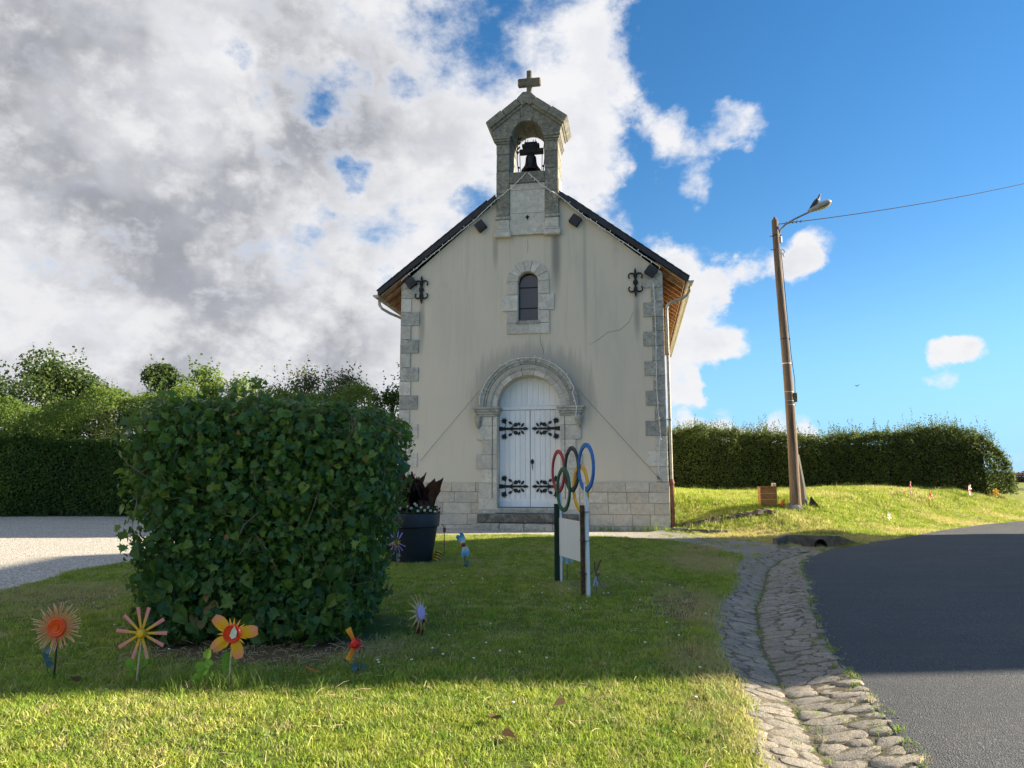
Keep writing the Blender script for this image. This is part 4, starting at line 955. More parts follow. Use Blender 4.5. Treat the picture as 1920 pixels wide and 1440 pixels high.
# ------------------------------------------------------------ hedges and trees
def hedge(name, x0, x1, y0, dep, z0, top, n, size, matl, label, shoots=0, yslope=0.0, endr=0, core=True, cat='hedge', jag=.19, front_only=True):
    hd = empty(name, ((x0+x1)/2, y0, z0), label=label, cat=cat); c0 = np.array([(x0+x1)/2, y0, z0])
    L_ = x1-x0; topf = top if callable(top) else (lambda x: np.full_like(x, top))
    A_f = L_*np.mean(topf(np.linspace(x0,x1,20))); A_t = L_*dep; A_e = dep*float(topf(np.array([x1]))[0]); tot = A_f*(1 if front_only else 2)+A_t+2*A_e
    def surf(n, depth):
        pf, pt = A_f/tot, A_t/tot; k = rng.random(n)
        x = rng.uniform(x0,x1,n); z = rng.random(n); y = np.zeros(n); N_ = np.zeros((n,3))
        T = topf(x)
        a = k < pf; b = (k >= pf)&(k < pf+pt); c = ~(a|b)
        N_[a] = (0,-1,.15); N_[b] = (0,-.1,1)
        y[b] = rng.uniform(0,dep,b.sum()); 
        e = c.sum(); side = rng.random(n) < .5; x[c] = np.where(side[c], x0, x1); y[c] = rng.uniform(0,dep,e); N_[c,0] = np.where(side[c],-1,1)
        d = rng.exponential(depth,n)
        zz = z*T; zz[b] = T[b]
        # rounded shoulder
        P = np.column_stack([x,y,zz]); 
        bul = jag*fb(np.column_stack([x,y,zz]),1.3,x0)+jag*.6*fb(np.column_stack([x,y,zz]),3.7,x0+1)
        P = P+N_*(bul-d)[:,None]
        sh = np.clip((P[:,2]-T+.35)/.35,0,1); P[a,1] += (sh[a]**2)*.22
        if endr:
            over = np.clip((P[:,0]-(x1-endr))/endr,0,1); zr = P[:,2]/T
            P[:,0] -= over*endr*.55*(zr**3) ; P[:,1] += 0
            P[:,2] -= over**2*zr*.35
        P[:,1] += y0 + (P[:,0]-x0)*yslope; P[:,2] += z0
        return P, N_
    P, N_ = surf(n, .07)
    k2 = int(n*.22); xv = rng.uniform(x0,x1,k2); Tv = topf(xv); zv = Tv-rng.uniform(0,.6,k2); yv_ = rng.uniform(.0,dep,k2)
    if endr:
        ov = np.clip((xv-(x1-endr))/endr,0,1); zr = zv/Tv; xv = xv-ov*endr*.55*zr**3; zv = zv-ov**2*zr*.35
    P = np.concatenate([P, np.column_stack([xv, y0+yv_+(xv-x0)*yslope, zv+z0+jag*.7*fb(np.column_stack([xv,yv_,zv]),1.7,3)])]); N_ = np.concatenate([N_, np.tile([0,-.5,.6],(k2,1))])
    leaf_cloud('foliage', P-c0, N_, rng.uniform(size*.7,size*1.35,len(P)), T_quad(), matl, hd, .75, .0)
    if shoots:
        xs = rng.uniform(x0+.1,x1-(.1+endr*.3),shoots); ys = rng.uniform(.1,dep*.8,shoots); T = topf(xs); hh = .05+rng.exponential(.11,shoots)
        if endr: T = T-np.clip((xs-(x1-endr))/endr,0,1)**2*.35
        PP = []
        for x, y_, t_, h_ in zip(xs,ys,T,hh):
            k = int(h_/.028)+2; zz = np.linspace(-.05,h_,k); lean = rng.normal(0,.12,2)
            PP.append(np.column_stack([x+lean[0]*zz+rng.normal(0,.014,k), y0+(x-x0)*yslope+y_+lean[1]*zz+rng.normal(0,.014,k), z0+t_+zz]))
        PP = np.concatenate(PP); leaf_cloud('shoots', PP-c0, np.tile([0,0,.2],(len(PP),1)), rng.uniform(size*.55,size*1.0,len(PP)), T_quad(), matl, hd, 1.0, -.5)
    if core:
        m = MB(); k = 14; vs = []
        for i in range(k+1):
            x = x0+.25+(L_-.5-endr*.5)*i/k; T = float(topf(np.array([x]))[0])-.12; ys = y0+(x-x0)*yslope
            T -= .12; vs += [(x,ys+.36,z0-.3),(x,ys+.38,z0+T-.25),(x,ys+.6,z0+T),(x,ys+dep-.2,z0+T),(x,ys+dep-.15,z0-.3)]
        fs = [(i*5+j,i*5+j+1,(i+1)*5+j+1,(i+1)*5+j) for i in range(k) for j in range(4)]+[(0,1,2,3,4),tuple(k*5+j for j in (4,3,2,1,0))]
        m.add([tuple(Vector(v)-Vector(c0)) for v in vs], fs); m.build('hedge_core', M['inner'], hd)  # solid dark core added to stop light and sight lines through the leaves
    return hd
# right hedge on the bank: x 5 -> 16.8 at y 24
rt = lambda x: 1.95 + .10*np.sin(x*.9+1)+.07*np.sin(x*2.3)+.05*np.sin(x*5.1)+np.interp(x,[4,7,9,10.5,13,15,17],[.12,.05,-.10,-.05,.0,.06,-.08])+.05*np.sin(x*11)+.05*np.sin(x*17.3+2)
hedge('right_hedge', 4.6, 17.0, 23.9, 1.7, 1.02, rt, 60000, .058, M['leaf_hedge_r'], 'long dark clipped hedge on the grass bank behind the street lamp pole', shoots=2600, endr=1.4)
# left hedge
lt = lambda x: 2.45+.10*np.sin(x*1.1)+.08*np.sin(x*2.7)
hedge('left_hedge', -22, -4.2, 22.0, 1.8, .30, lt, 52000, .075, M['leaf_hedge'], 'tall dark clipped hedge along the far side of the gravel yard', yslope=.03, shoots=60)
yt = lambda x: 3.62+.22*np.sin(x*.9+.5)+.18*np.sin(x*2.2)+.1*np.sin(x*4.6)+np.interp(x,[-22,-19,-17,-15.5,-13,-11,-4],[.2,.2,.0,-.05,.1,.3,.2])
hedge('sunlit_hedge_top', -20.0, -4.6, 22.25, 1.6, .30, yt, 42000, .075, M['leaf_yellow'], 'sunlit top of the dark left hedge, its light put into yellow green leaves', shoots=330, yslope=.03, cat='hedge', core=False, jag=.25)  # lit upper part of the left hedge: sunlight put into paler leaf colour
hedge('far_hedge', 41, 56, 62, 1.5, .95, 1.0, 6000, .14, M['leaf_brown'], 'distant brown hedge beyond the right end of the dark hedge', core=True)
def tree(name, x, y, ztop, rx, rz, n, size, matl, label, seed, clumps=22, conifer=False, feather=0, dens=1.0, cat='tree', zc=None):
    z0 = Hs(x,y) if y < 30 else .45
    tr = empty(name, (x,y,z0), label=label, cat=cat); r_ = np.random.default_rng(seed); cz = (zc if zc is not None else ztop-rz)
    # trunk and limbs
    m = MB(); m.tube([(0,0,-.2),(.05,0,cz*.4),(-.03,.02,cz*.8),(0,0,ztop-z0-.4)], [.11,.09,.06,.02], 8); m.build('trunk', M['bark'], tr, smooth=True)
    m = MB(); C_ = []
    for k in range(clumps):
        a = r_.uniform(0,6.28); ph = r_.uniform(-.9,1); q = math.sqrt(max(0,1-ph*ph))*r_.uniform(.35,.95)
        c = np.array([math.cos(a)*q*rx, math.sin(a)*q*rx*.8, (cz-z0)+ph*rz*.82]); C_.append(c)
        m.tube([(0,0,max(.5,c[2]-.9)), tuple(c*np.array([.5,.5,1])-np.array([0,0,.35])), tuple(c)], [.035,.022,.008], 5)
    m.build('limbs', M['bark'], tr)
    P, N_ = [], []
    for c in C_:
        k = int(1.5*n/clumps*r_.uniform(.6,1.4)); d = r_.normal(0,1,(k,3)); d /= np.linalg.norm(d,axis=1,keepdims=True)
        rr = r_.uniform(.30,.52)*rx**.5*1.25; P.append(c+d*(r_.uniform(.25,1,(k,1))**.5)*rr*np.array([1,1,.8])); N_.append(d+np.array([0,0,.3]))
    for k in range(feather):
        a = r_.uniform(0,6.28); q = math.sqrt(r_.random())*.95; h_ = r_.uniform(.35,.95); nn_ = int(h_/.05)
        t = np.linspace(0,1,nn_); b = np.array([math.cos(a)*q*rx, math.sin(a)*q*rx*.8, (cz-z0)+rz*math.sqrt(max(0,1-q*q))*.8]); lean = r_.normal(0,.12,2)+b[:2]*.15
        P.append(np.column_stack([b[0]+lean[0]*t*h_, b[1]+lean[1]*t*h_, b[2]+t*h_])+r_.normal(0,.018,(nn_,3))); N_.append(r_.normal(0,1,(nn_,3)))
    P = np.concatenate(P); N_ = np.concatenate(N_)
    leaf_cloud('crown', P, N_, r_.uniform(size*.7,size*1.3,len(P)), T_quad(), matl, tr, .6, .2)
TX = lambda px, d: (px-960)/1331*d
tree('broadleaf_tree', TX(85,26), 26, 6.15, 1.75, 1.9, 9000, .115, M['leaf_tree'], 'round glossy leaved tree at the far left above the hedge', 1, 34, feather=12)
tree('broadleaf_tree', TX(-30,27), 27, 5.6, 1.3, 1.6, 4000, .115, M['leaf_tree'], 'dark tree cut by the left edge of the picture', 2, 18)
tree('young_tree', TX(185,26), 26, 4.9, .75, 1.3, 1900, .085, M['leaf_olive'], 'thin open sapling between the round left tree and the low dark evergreens', 3, 12, feather=10)
tree('evergreen_tree', TX(222,27), 27, 4.7, .8, .9, 2600, .09, M['leaf_hedge'], 'low dark evergreen behind the sunlit hedge top, left of the big shrub', 4, 12)
tree('broadleaf_tree', TX(298,27), 27, 6.0, .95, 2.1, 5200, .11, M['leaf_tree'], 'upright tree peeking over the left end of the big shrub', 5, 34, feather=6)
tree('broadleaf_tree', TX(372,27), 27, 5.75, .95, 1.6, 4600, .115, M['leaf_yellow'], 'bright yellow green tree behind the top of the big shrub', 6, 26, feather=8)
tree('young_tree', TX(455,27), 27, 5.3, .8, 1.3, 2000, .10, M['leaf_yellow'], 'small sparse yellow green sapling showing above the middle of the shrub', 7, 16, feather=12)
tree('bushy_tree', TX(568,25), 25, 5.25, .9, 1.4, 4300, .08, M['leaf_olive'], 'olive leaved tree with many upright wispy shoots, left of its twin', 8, 26, feather=44)
tree('bushy_tree', TX(640,25), 25, 5.15, .9, 1.4, 4300, .08, M['leaf_olive'], 'olive leaved tree with wispy top nearer the chapel, right of its twin', 9, 26, feather=26)
tree('evergreen_tree', TX(735,24), 24, 4.9, .6, 1.6, 2600, .085, M['leaf_hedge'], 'dark small leaved tree squeezed between the big shrub and chapel corner', 10, 12, feather=6)

# ------------------------------------------------------------ grass (geometry-node scatter of small tufts)
def tuft(name, n, rad, h, wd, bend, matl, seed):
    r_ = random.Random(seed); m = MB()
    for i in range(n):
        a = r_.uniform(0,6.28); q = rad*math.sqrt(r_.random()); x, y = q*math.cos(a), q*math.sin(a); b = r_.uniform(0,6.28); hh = h*r_.uniform(.55,1.15); bd = bend*r_.uniform(.3,1.3)*hh
        dx, dy = math.cos(b), math.sin(b); c = r_.uniform(0,6.28); wx, wy = math.cos(c)*wd, math.sin(c)*wd
        m.add([(x-wx,y-wy,0),(x+wx,y+wy,0),(x-wx*.7+dx*bd*.35,y-wy*.7+dy*bd*.35,hh*.6),(x+wx*.7+dx*bd*.35,y+wy*.7+dy*bd*.35,hh*.6),(x+dx*bd,y+dy*bd,hh)], [(0,1,3,2),(2,3,4)])
    me = bpy.data.meshes.new(name); me.from_pydata(m.v, [], m.f); me.materials.append(matl)
    return bpy.data.objects.new(name, me)
def tuft_set(name, k, *a):
    c = bpy.data.collections.new(name)
    for i in range(k): c.objects.link(tuft(name+'_blade', *a, i+3))
    return c
def scatter(name, P, sc, coll, label=None, tilt=.22, parent=None, cat=None):
    me = bpy.data.meshes.new(name); me.vertices.add(len(P)); me.vertices.foreach_set('co', P.reshape(-1).astype(np.float32))
    at = me.attributes.new('sc','FLOAT','POINT'); at.data.foreach_set('value', sc.astype(np.float32)); me.update()
    o = bpy.data.objects.new(name, me); link(o, parent); tag(o, kind='stuff', label=label, cat=cat)
    g = bpy.data.node_groups.new(name,'GeometryNodeTree'); g.interface.new_socket('Geometry',in_out='INPUT',socket_type='NodeSocketGeometry'); g.interface.new_socket('Geometry',in_out='OUTPUT',socket_type='NodeSocketGeometry')
    N = g.nodes; L = g.links; i_ = N.new('NodeGroupInput'); o_ = N.new('NodeGroupOutput')
    ci = N.new('GeometryNodeCollectionInfo'); ci.inputs[0].default_value = coll; ci.inputs['Separate Children'].default_value = True; ci.inputs['Reset Children'].default_value = True
    ip = N.new('GeometryNodeInstanceOnPoints'); ip.inputs['Pick Instance'].default_value = True
    rv = N.new('FunctionNodeRandomValue'); rv.data_type = 'FLOAT_VECTOR'; rv.inputs[0].default_value = (-tilt,-tilt,0); rv.inputs[1].default_value = (tilt,tilt,6.283)
    na = N.new('GeometryNodeInputNamedAttribute'); na.data_type = 'FLOAT'; na.inputs[0].default_value = 'sc'
    L.new(i_.outputs[0], ip.inputs['Points']); L.new(ci.outputs[0], ip.inputs['Instance']); L.new(rv.outputs[0], ip.inputs['Rotation'])
    L.new([q for q in na.outputs if q.enabled][0], ip.inputs['Scale']); L.new(ip.outputs[0], o_.inputs[0])
    md = o.modifiers.new('scatter','NODES'); md.node_group = g
    return o
def inpoly(X, Y, poly):
    c = np.zeros(X.shape, bool); k = len(poly)
    for i in range(k):
        (xa,ya),(xb,yb) = poly[i], poly[(i+1)%k]
        if ya == yb: continue
        c ^= ((ya > Y) != (yb > Y)) & (X < (xb-xa)*(Y-ya)/(yb-ya)+xa)
    return c
def field(poly, x0,x1,y0,y1, dens, off=-.005, wob=.08):
    n = int((x1-x0)*(y1-y0)*dens); X = rng.uniform(x0,x1,n); Y = rng.uniform(y0,y1,n)
    k = inpoly(X+wob*np.sin(Y*9+X*3)*rng.random(n), Y+wob*np.sin(X*8)*rng.random(n), poly); X = X[k]; Y = Y[k]
    return np.column_stack([X,Y,H(X,Y)+off])
lawnT = tuft_set('lawn_tuft', 5, 18, .075, .036, .0034, .9, M['grass_lawn'])
def lawn_thin(P):   # bare soil below the shrub, thin turf on dry patches
    d = np.hypot((P[:,0]-BX)/1.25, (P[:,1]-BYc)/1.28); keep = rng.random(len(P)) < np.clip((d-.82)*3.2,.04,1)
    n = fb(np.column_stack([P[:,0],P[:,1],P[:,1]*0]),2.2,4); keep &= rng.random(len(P)) < np.clip(.85+n*.9,.35,1)
    return P[keep]
P = lawn_thin(field(lawn_poly,-6.5,3,2.2,6.6,950)); fr = np.abs(P[:,0]) < P[:,1]*.80+.6; P = P[fr]
sc = rng.uniform(.6,1.2,len(P))*(1+.25*fb(P,1.5,2)+.40*fb(P,13.0,5)); scatter('near_lawn_grass', P, np.clip(sc,.4,1.7), lawnT, 'short mown lawn grass in front, sunlit along the bottom of the picture', cat='grass')
P = lawn_thin(field(lawn_poly,-10,4.2,6.6,16.5,420)); P = P[np.abs(P[:,0]) < P[:,1]*.80+.6]
scatter('far_lawn_grass', P, rng.uniform(.75,1.2,len(P))*np.clip(1+.45*fb(P,9.0,5),.4,1.6), lawnT, 'shaded mown lawn reaching back to the gravel before the chapel', cat='grass')
bankT = tuft_set('bank_tuft', 5, 17, .11, .085, .0060, .7, M['grass_bank'])
P = field(bank_poly,3.4,20,14,24.4,300); P = P[(P[:,0] < P[:,1]*.80+.6)]
toe = (P[:,1]-np.interp(P[:,0],TOEX,TOEY)); k = rng.random(len(P)) < np.clip(.45+toe*.5,.35,1); P = P[k]; toe = toe[k]
dcul = np.hypot(P[:,0]-6.2,P[:,1]-14.3); P = P[dcul > .45]; toe = toe[dcul > .45]
scatter('bank_grass', P, rng.uniform(.5,1.15,len(P))*np.clip(.65+toe*.2,.55,1.15)*np.clip(1+.5*fb(P,1.6,1),.6,1.6), bankT, 'sunlit rough grass covering the bank right of the chapel', cat='grass')
tallT = tuft_set('tall_tuft', 4, 9, .07, .26, .0035, .55, M['grass_tall'])
x = rng.uniform(5,20,420); yv = rng.uniform(22.6,24.0,420); scatter('tall_bank_grass', np.column_stack([x,yv,H(x,yv)]), rng.uniform(.35,.95,420), tallT, 'tall seeding grass along the foot of the right hedge', cat='grass')
# tall clump at the front flowers, right lawn edge, chapel foot, gutter joints
pts = []
for cx, cy, rx, ry, n in ((-2.15,5.0,.55,.16,75),(-1.87,4.95,.10,.08,22),(1.08,4.3,.10,.35,26),(1.30,4.9,.08,.3,10),(-2.35,5.12,.18,.12,20),(-1.7,5.05,.3,.15,14)):
    pts.append(np.column_stack([rng.normal(cx,rx*.6,n), rng.normal(cy,ry*.6,n)]))
pts = np.concatenate(pts); scatter('tall_lawn_grass', np.column_stack([pts,H(pts[:,0],pts[:,1])]), rng.uniform(.22,.62,len(pts)), tallT, 'longer unmown grass round the flower stakes and lawn edge', cat='grass')
pts = []
for i in range(60):
    u = random.choice([random.uniform(-1.25,1.25) if False else random.uniform(1.3,3.3)]); p = CW(u,-.12-random.random()*.12,0); pts.append((p.x,p.y,Hs(p.x,p.y)))
for i in range(40):
    p = CW(3.5+random.random()*.2, random.random()*1.5, 0); pts.append((p.x,p.y,Hs(p.x,p.y)))
pts = np.array(pts); scatter('wall_foot_grass', pts, rng.uniform(.3,.8,len(pts)), tallT, 'wisps of dry grass at the foot of the chapel wall', cat='grass')
jt = tuft_set('joint_tuft', 4, 12, .045, .045, .003, .9, M['grass_tall'])
pts = []
for i in range(1100):
    k = random.random(); s_ = random.uniform(3.3,cum[-1]-.3)**1.0; ii = int(np.searchsorted(cum,s_)-1); f = (s_-cum[ii])/seg[ii]; c = GP[ii]*(1-f)+GP[ii+1]*f; t = (GP[ii+1]-GP[ii])/seg[ii]; n = np.array([t[1],-t[0]])
    wr = GR[ii]*(1-f)+GR[ii+1]*f; wl = GL[ii]*(1-f)+GL[ii+1]*f
    u = (random.gauss(0,.05) if k < .30 else (wr+random.gauss(-.02,.03) if k < .46 else (random.uniform(.05,wr) if k < .86 else -random.uniform(.02,wl))))
    if k >= .46 and math.sin(s_*5.0+6*u) < .0: continue
    p = c+n*u; pts.append((p[0],p[1],Hs(*p)+(.012 if abs(u) > wr*.9 else .0)))
pts = np.array(pts); scatter('gutter_weeds', pts, rng.uniform(.3,.95,len(pts)), jt, 'small weeds and grass growing in the joints of the cobbled gutter', cat='weeds')
# ragged dry turf along gutter edge and gravel edges
pts = []
for a, b in zip(lawn_poly[2:-5], lawn_poly[3:-4]):
    L_ = math.hypot(b[0]-a[0],b[1]-a[1])
    for i in range(int(L_*130)):
        t = random.random(); pts.append((a[0]+(b[0]-a[0])*t+random.gauss(-.03 if a[0] > 1 and a[1] < 10.6 else 0,.045), a[1]+(b[1]-a[1])*t+random.gauss(0,.06)))
pts = np.array(pts); scatter('lawn_edge_grass', np.column_stack([pts,H(pts[:,0],pts[:,1])]), rng.uniform(.7,1.5,len(pts)), lawnT, 'ragged turf along the edges of the lawn', cat='grass')
# sparse turf on the dirty gravel near the gutter head
X = rng.uniform(3.0,5.8,900); Y = rng.uniform(10.8,16.2,900); k = inpoly(X,Y,gravel_poly) & (rng.random(900) < .8) & (fb(np.column_stack([X,Y,X*0]),2.0,6) > -.05); scatter('gravel_weeds', np.column_stack([X[k],Y[k],H(X[k],Y[k])]), rng.uniform(.6,1.2,k.sum()), lawnT, 'thin dry grass creeping over the gravel near the culvert', cat='weeds')

# low clover and broad-leaved weeds in the turf, straws, grit on the road edge
n = 26000; X = rng.uniform(-4.2,2.4,n); Y = 3.0+rng.random(n)**1.4*8; pp = np.column_stack([X,Y,X*0])
k = inpoly(X,Y,lawn_poly)&(fb(pp,3.1,9)+.6*fb(pp,9,4) > .55)&(np.hypot((X-BX)/1.2,(Y-BYc)/1.1) > 1.0); pp = pp[k]; pp[:,2] = H(pp[:,0],pp[:,1])+rng.uniform(.018,.045,k.sum())
leaf_cloud('lawn_clover', pp, np.tile([0,0,1.0],(len(pp),1)), rng.uniform(.014,.030,len(pp)), T_quad(), M['leaf_clover'], None, .35, .0, label='patches of clover and small broad leaved weeds mixed into the lawn', cat='clover')
m = MB()
for i in range(420):
    x = random.uniform(-3.6,1.5); y = random.uniform(3.4,7.5)
    if random.random() < .5: x = random.gauss(BX+.3,.8); y = random.gauss(5.75,.22)
    z = Hs(x,y)+random.uniform(.02,.05); a = random.uniform(0,3.14); L_ = random.uniform(.04,.13); d = Vector((math.cos(a)*L_,math.sin(a)*L_,random.uniform(-.01,.02)))
    m.tube([(x,y,z),Vector((x,y,z))+d*.5+Vector((0,0,.008)),Vector((x,y,z))+d], .0016, 3)
m.build('straws', M['straw'], label='dry grass straws and twigs lying on the turf before the shrub', cat='straw', kind='stuff')
m = MB()
for i in range(420):
    s_ = random.uniform(3.2,cum[-1]-.3); g, _ = gpt(s_, gw(s_,1)+abs(random.gauss(0,.05))-.02); q = random.uniform(.003,.011); z = Hs(*g)+.014
    vs = [(g[0]+q*random.uniform(.6,1)*math.cos(a),g[1]+q*random.uniform(.6,1)*math.sin(a),z) for a in (0,1.3,2.5,3.8,5.1)]+[(g[0],g[1],z+q*.8)]
    m.add(vs,[(j,(j+1)%5,5) for j in range(5)])
m.build('road_grit', M['cobble'], label='loose grit and small stones along the asphalt edge of the gutter', cat='grit', kind='stuff')
# daisies, clover heads on the lawn
m = MB()
for i in range(70):
    x = random.uniform(-1,2.2); y = random.uniform(4.3,10); 
    if random.random() < .3: x = random.uniform(-4.5,-2.6)
    if not inpoly(np.array([x]),np.array([y]),lawn_poly)[0]: continue
    z = Hs(x,y)+.045; m.lathe([(.001,0),(.010,.002),(.009,.008),(.001,.010)], 6, (x,y,z))
m.build('lawn_daisies', simple('daisy_white',(.78,.78,.74),.7,var=.05), label='scattered tiny white clover heads and daisies in the lawn', cat='daisies', kind='stuff')
# fallen leaves
LV = [(-.08,4.25,'curled orange brown fallen leaf on the sunlit front lawn'),(.32,4.52,'two-toned tan fallen leaf on the sunlit lawn'),(-2.9,4.95,'dark brown fallen leaf at the shadow edge by the pink flower'),(-.05,4.0,'red brown fallen leaf at the very bottom of the lawn'),(-1.75,5.85,'pale dry leaf on the bare soil before the shrub')]
lm = MB(); TV,TF = T_heart(); lm.add([(x,y,abs(x)*.7+.1*y) for x,y,z in TV], TF); lme = lm.mesh('fallen_leaf'); lme.materials.append(M['leaf_brown'])
for i,(x,y,lab) in enumerate(LV):
    o = bpy.data.objects.new('fallen_leaf', lme); link(o); o.location = (x,y,Hs(x,y)+.04); o.rotation_euler = (random.uniform(-.3,.3),random.uniform(-.3,.3),random.uniform(0,6)); o.scale = (.07,.07,.07); tag(o, label=lab, cat='leaf', group='fallen leaves on the lawn')

# ------------------------------------------------------------ planter
pl = empty('planter', (-1.62,11.55,.15), label='very large anthracite flower pot with a wide rim on the lawn', cat='planter')
m = MB(); m.lathe([(.335,0),(.345,.02),(.425,.56),(.44,.565),(.455,.575),(.468,.76),(.462,.775),(.43,.775),(.425,.70)], 56, (0,0,0), cap=False); m.lathe([(.001,0),(.335,0)], 56, (0,0,0), cap=False); m.build('pot', M['pot'], pl, smooth=True)
m = MB(); m.lathe([(.001,.70),(.43,.69)], 40, (0,0,0), cap=False); m.build('potting_soil', M['soil'], pl)
cn = empty('canna_plant', (-1.66,11.55,.85), label='dark bronze leaved canna with huge upright leaves in the grey pot', cat='plant')
def canna_leaf(L_, W_, bend, fold, twist, seed):
    r_ = random.Random(seed); m = MB(); n = 9; k = 7; vs = []
    for i in range(n):
        t = i/(n-1); wv = W_*math.sin(math.pi*min(1,(t*.93+.05)))**.75*(1-.25*t); z = L_*t*(1-.25*bend*t); y = -bend*L_*t*t*.6
        for j in range(k):
            u = (j/(k-1)-.5)*2; vs.append((u*wv/2*math.cos(fold*.6), y+abs(u)*wv/2*math.sin(fold)+.012*math.sin(7*t+4*u+seed)*abs(u), z-abs(u)*.03+.045*math.sin(13*t+seed*2+u)*abs(u)))
    fs = [(i*k+j,i*k+j+1,(i+1)*k+j+1,(i+1)*k+j) for i in range(n-1) for j in range(k-1)]
    m.add(vs, fs); me = m.mesh('leaf'); me.materials.append(M['canna']); me.polygons.foreach_set('use_smooth',[True]*len(me.polygons)); return me
cms = [canna_leaf(.56,.33,b,f,0,i) for i,(b,f) in enumerate(((.15,.35),(.35,.3),(.6,.25),(.3,.6),(.8,.3)))]
r_ = random.Random(3)
for i in range(56):
    o = bpy.data.objects.new('leaf', cms[i%5]); link(o, cn); a = r_.uniform(0,6.28); q = r_.uniform(0,.33); tl = .02+q*1.7
    hgt = r_.uniform(-.08,.40)*(1-q*1.8); o.location = (q*math.cos(a),q*math.sin(a)*.8,hgt); o.rotation_euler = (tl*math.sin(a)*.9, tl*math.cos(a), r_.uniform(0,6.28)); s_ = r_.uniform(.65,1.1); o.scale = (s_,s_,s_)
for i in range(5):
    m = MB(); a = i*1.3; m.tube([(.07*math.cos(a),.07*math.sin(a),-.12),(.09*math.cos(a),.09*math.sin(a),.2),(.11*math.cos(a),.11*math.sin(a),.5)], [.022,.018,.01], 7); m.build('stem', M['canna'], cn, smooth=True)
fp = empty('daisy_plant', (-1.50,11.45,.84), label='bushy green daisy plant with small white flowers spilling at the pot rim', cat='plant')
n = 1500; a = rng.uniform(0,6.28,n); q = np.sqrt(rng.random(n))*.43; P = np.column_stack([q*np.cos(a)-.08, q*np.sin(a)+.08, .02+rng.random(n)*.20*(1.15-q*1.2)+.07*(np.cos(a)>.3)*q]); leaf_cloud('foliage', P, np.column_stack([np.cos(a),np.sin(a),np.full(n,.5)]), rng.uniform(.025,.055,n), T_quad(), M['leaf_pot'], fp, .8, -.6)
m = MB()
for i in range(46):
    a = random.uniform(0,6.28); q = random.uniform(.25,.46); h_ = random.uniform(.10,.27); x_, y_ = q*math.cos(a)-.06, q*math.sin(a)+.05; m.tube([(x_*.8,y_*.8,.02),(x_,y_,h_)], .0025, 4)
m.build('flower_stems', M['leaf_pot'], fp, kind='stuff')
M['petal_w'] = plain('white_petals',(.75,.74,.70),.6); M['fl_c'] = plain('yellow_centre',(.65,.45,.08),.6)
def daisy():
    m = MB()
    for k in range(10):
        a = k*.628; m.add([(.006*math.cos(a),.006*math.sin(a),0),(.022*math.cos(a-.2),.022*math.sin(a-.2),.003),(.027*math.cos(a),.027*math.sin(a),.002),(.022*math.cos(a+.2),.022*math.sin(a+.2),.003)],[(0,1,2,3)])
    me = m.mesh('daisy'); me.materials.append(M['petal_w']); return me
dm = daisy()
for (dx,dz,dy) in ((.02,.20,-.3),(.10,.17,-.36),(.16,.13,-.38),(.24,.12,-.3),(-.05,.16,-.38),(.20,.17,-.28),(-.22,.16,-.36),(-.12,.19,-.36),(.30,.10,-.2),(.06,.12,-.42),(-.02,.22,-.2),(.33,.16,-.1)):
    o = bpy.data.objects.new('flower', dm); link(o, fp); o.location = (dx,dy,dz+.02); o.rotation_euler = (R(55)+random.uniform(-.3,.3),random.uniform(-.4,.4),0); o.scale = (.85,.85,.85)

# ------------------------------------------------------------ five-ring sign
M['r_blue'] = simple('blue_paint',(.02,.16,.52),.45,var=.25); M['r_black'] = simple('black_paint',(.03,.03,.032),.5,var=.3); M['r_red'] = simple('red_paint',(.40,.035,.04),.5,var=.3); M['r_yel'] = simple('yellow_paint',(.72,.40,.03),.5,var=.25); M['r_grn'] = simple('green_paint',(.02,.12,.06),.5,var=.3)
M['post_green'] = simple('green_metal_post',(.012,.035,.025),.45,.3,var=.3); M['post_wood'] = simple('dark_wood_post',(.09,.06,.035),.85,var=.5,scale=25,bumps=.4)
A0 = Vector((.61,9.42)); A1 = Vector((.865,8.36)); du = (A1-A0).normalized(); Ls = (A1-A0).length
angS = math.atan2(du.y,du.x)
sg = empty('ring_sign', (A0.x,A0.y,.13), angS, label='home made sign of five coloured interlocking rings on two posts over a white panel', cat='sign')
def ring(cx, cz, y, mt, nm='ring', tilt=0):
    n = 44; Ro, Ri = .284, .230; m = MB()
    m.plate([(cx+Ro*math.cos(2*math.pi*i/n), cz+Ro*math.sin(2*math.pi*i/n)) for i in range(n)], [[(cx+Ri*math.cos(2*math.pi*i/n), cz+Ri*math.sin(2*math.pi*i/n)) for i in range(n)]], y-.011, y+.011)
    return m.build(nm, mt, sg, bevel=.003)
# local x runs from far post to near post; local -y faces the camera's left? rings are flat boards
ring(.0,1.435,.0,M['r_red'],'red_ring'); ring(.56,1.455,.0,M['r_black'],'black_ring'); ring(1.09,1.47,.0,M['r_blue'],'blue_ring')
ring(.27,1.20,-.018,M['r_grn'],'green_ring'); ring(.82,1.225,.024,M['r_yel'],'yellow_ring')
m = MB(); m.box(-.045,-.005,-.05,-.01,-.15,1.01); m.box(-.045,-.005,-.012,.02,-.15,1.01); m.build('post', M['post_green'], sg, label='dark green metal post')
m = MB(); m.box(-.012,.03,.012,.035,-.05,1.29); m.build('batten', M['panel_paint'], sg, bevel=.003)
Mx = Matrix.Rotation(R(-1.2),4,'Y')
m = MB(); m.box(Ls-.075,Ls-.03,-.06,-.015,-.15,1.03,Matrix.Translation((0,0,0))); m.build('post', M['post_wood'], sg, bevel=.006, label='weathered brown wooden post')
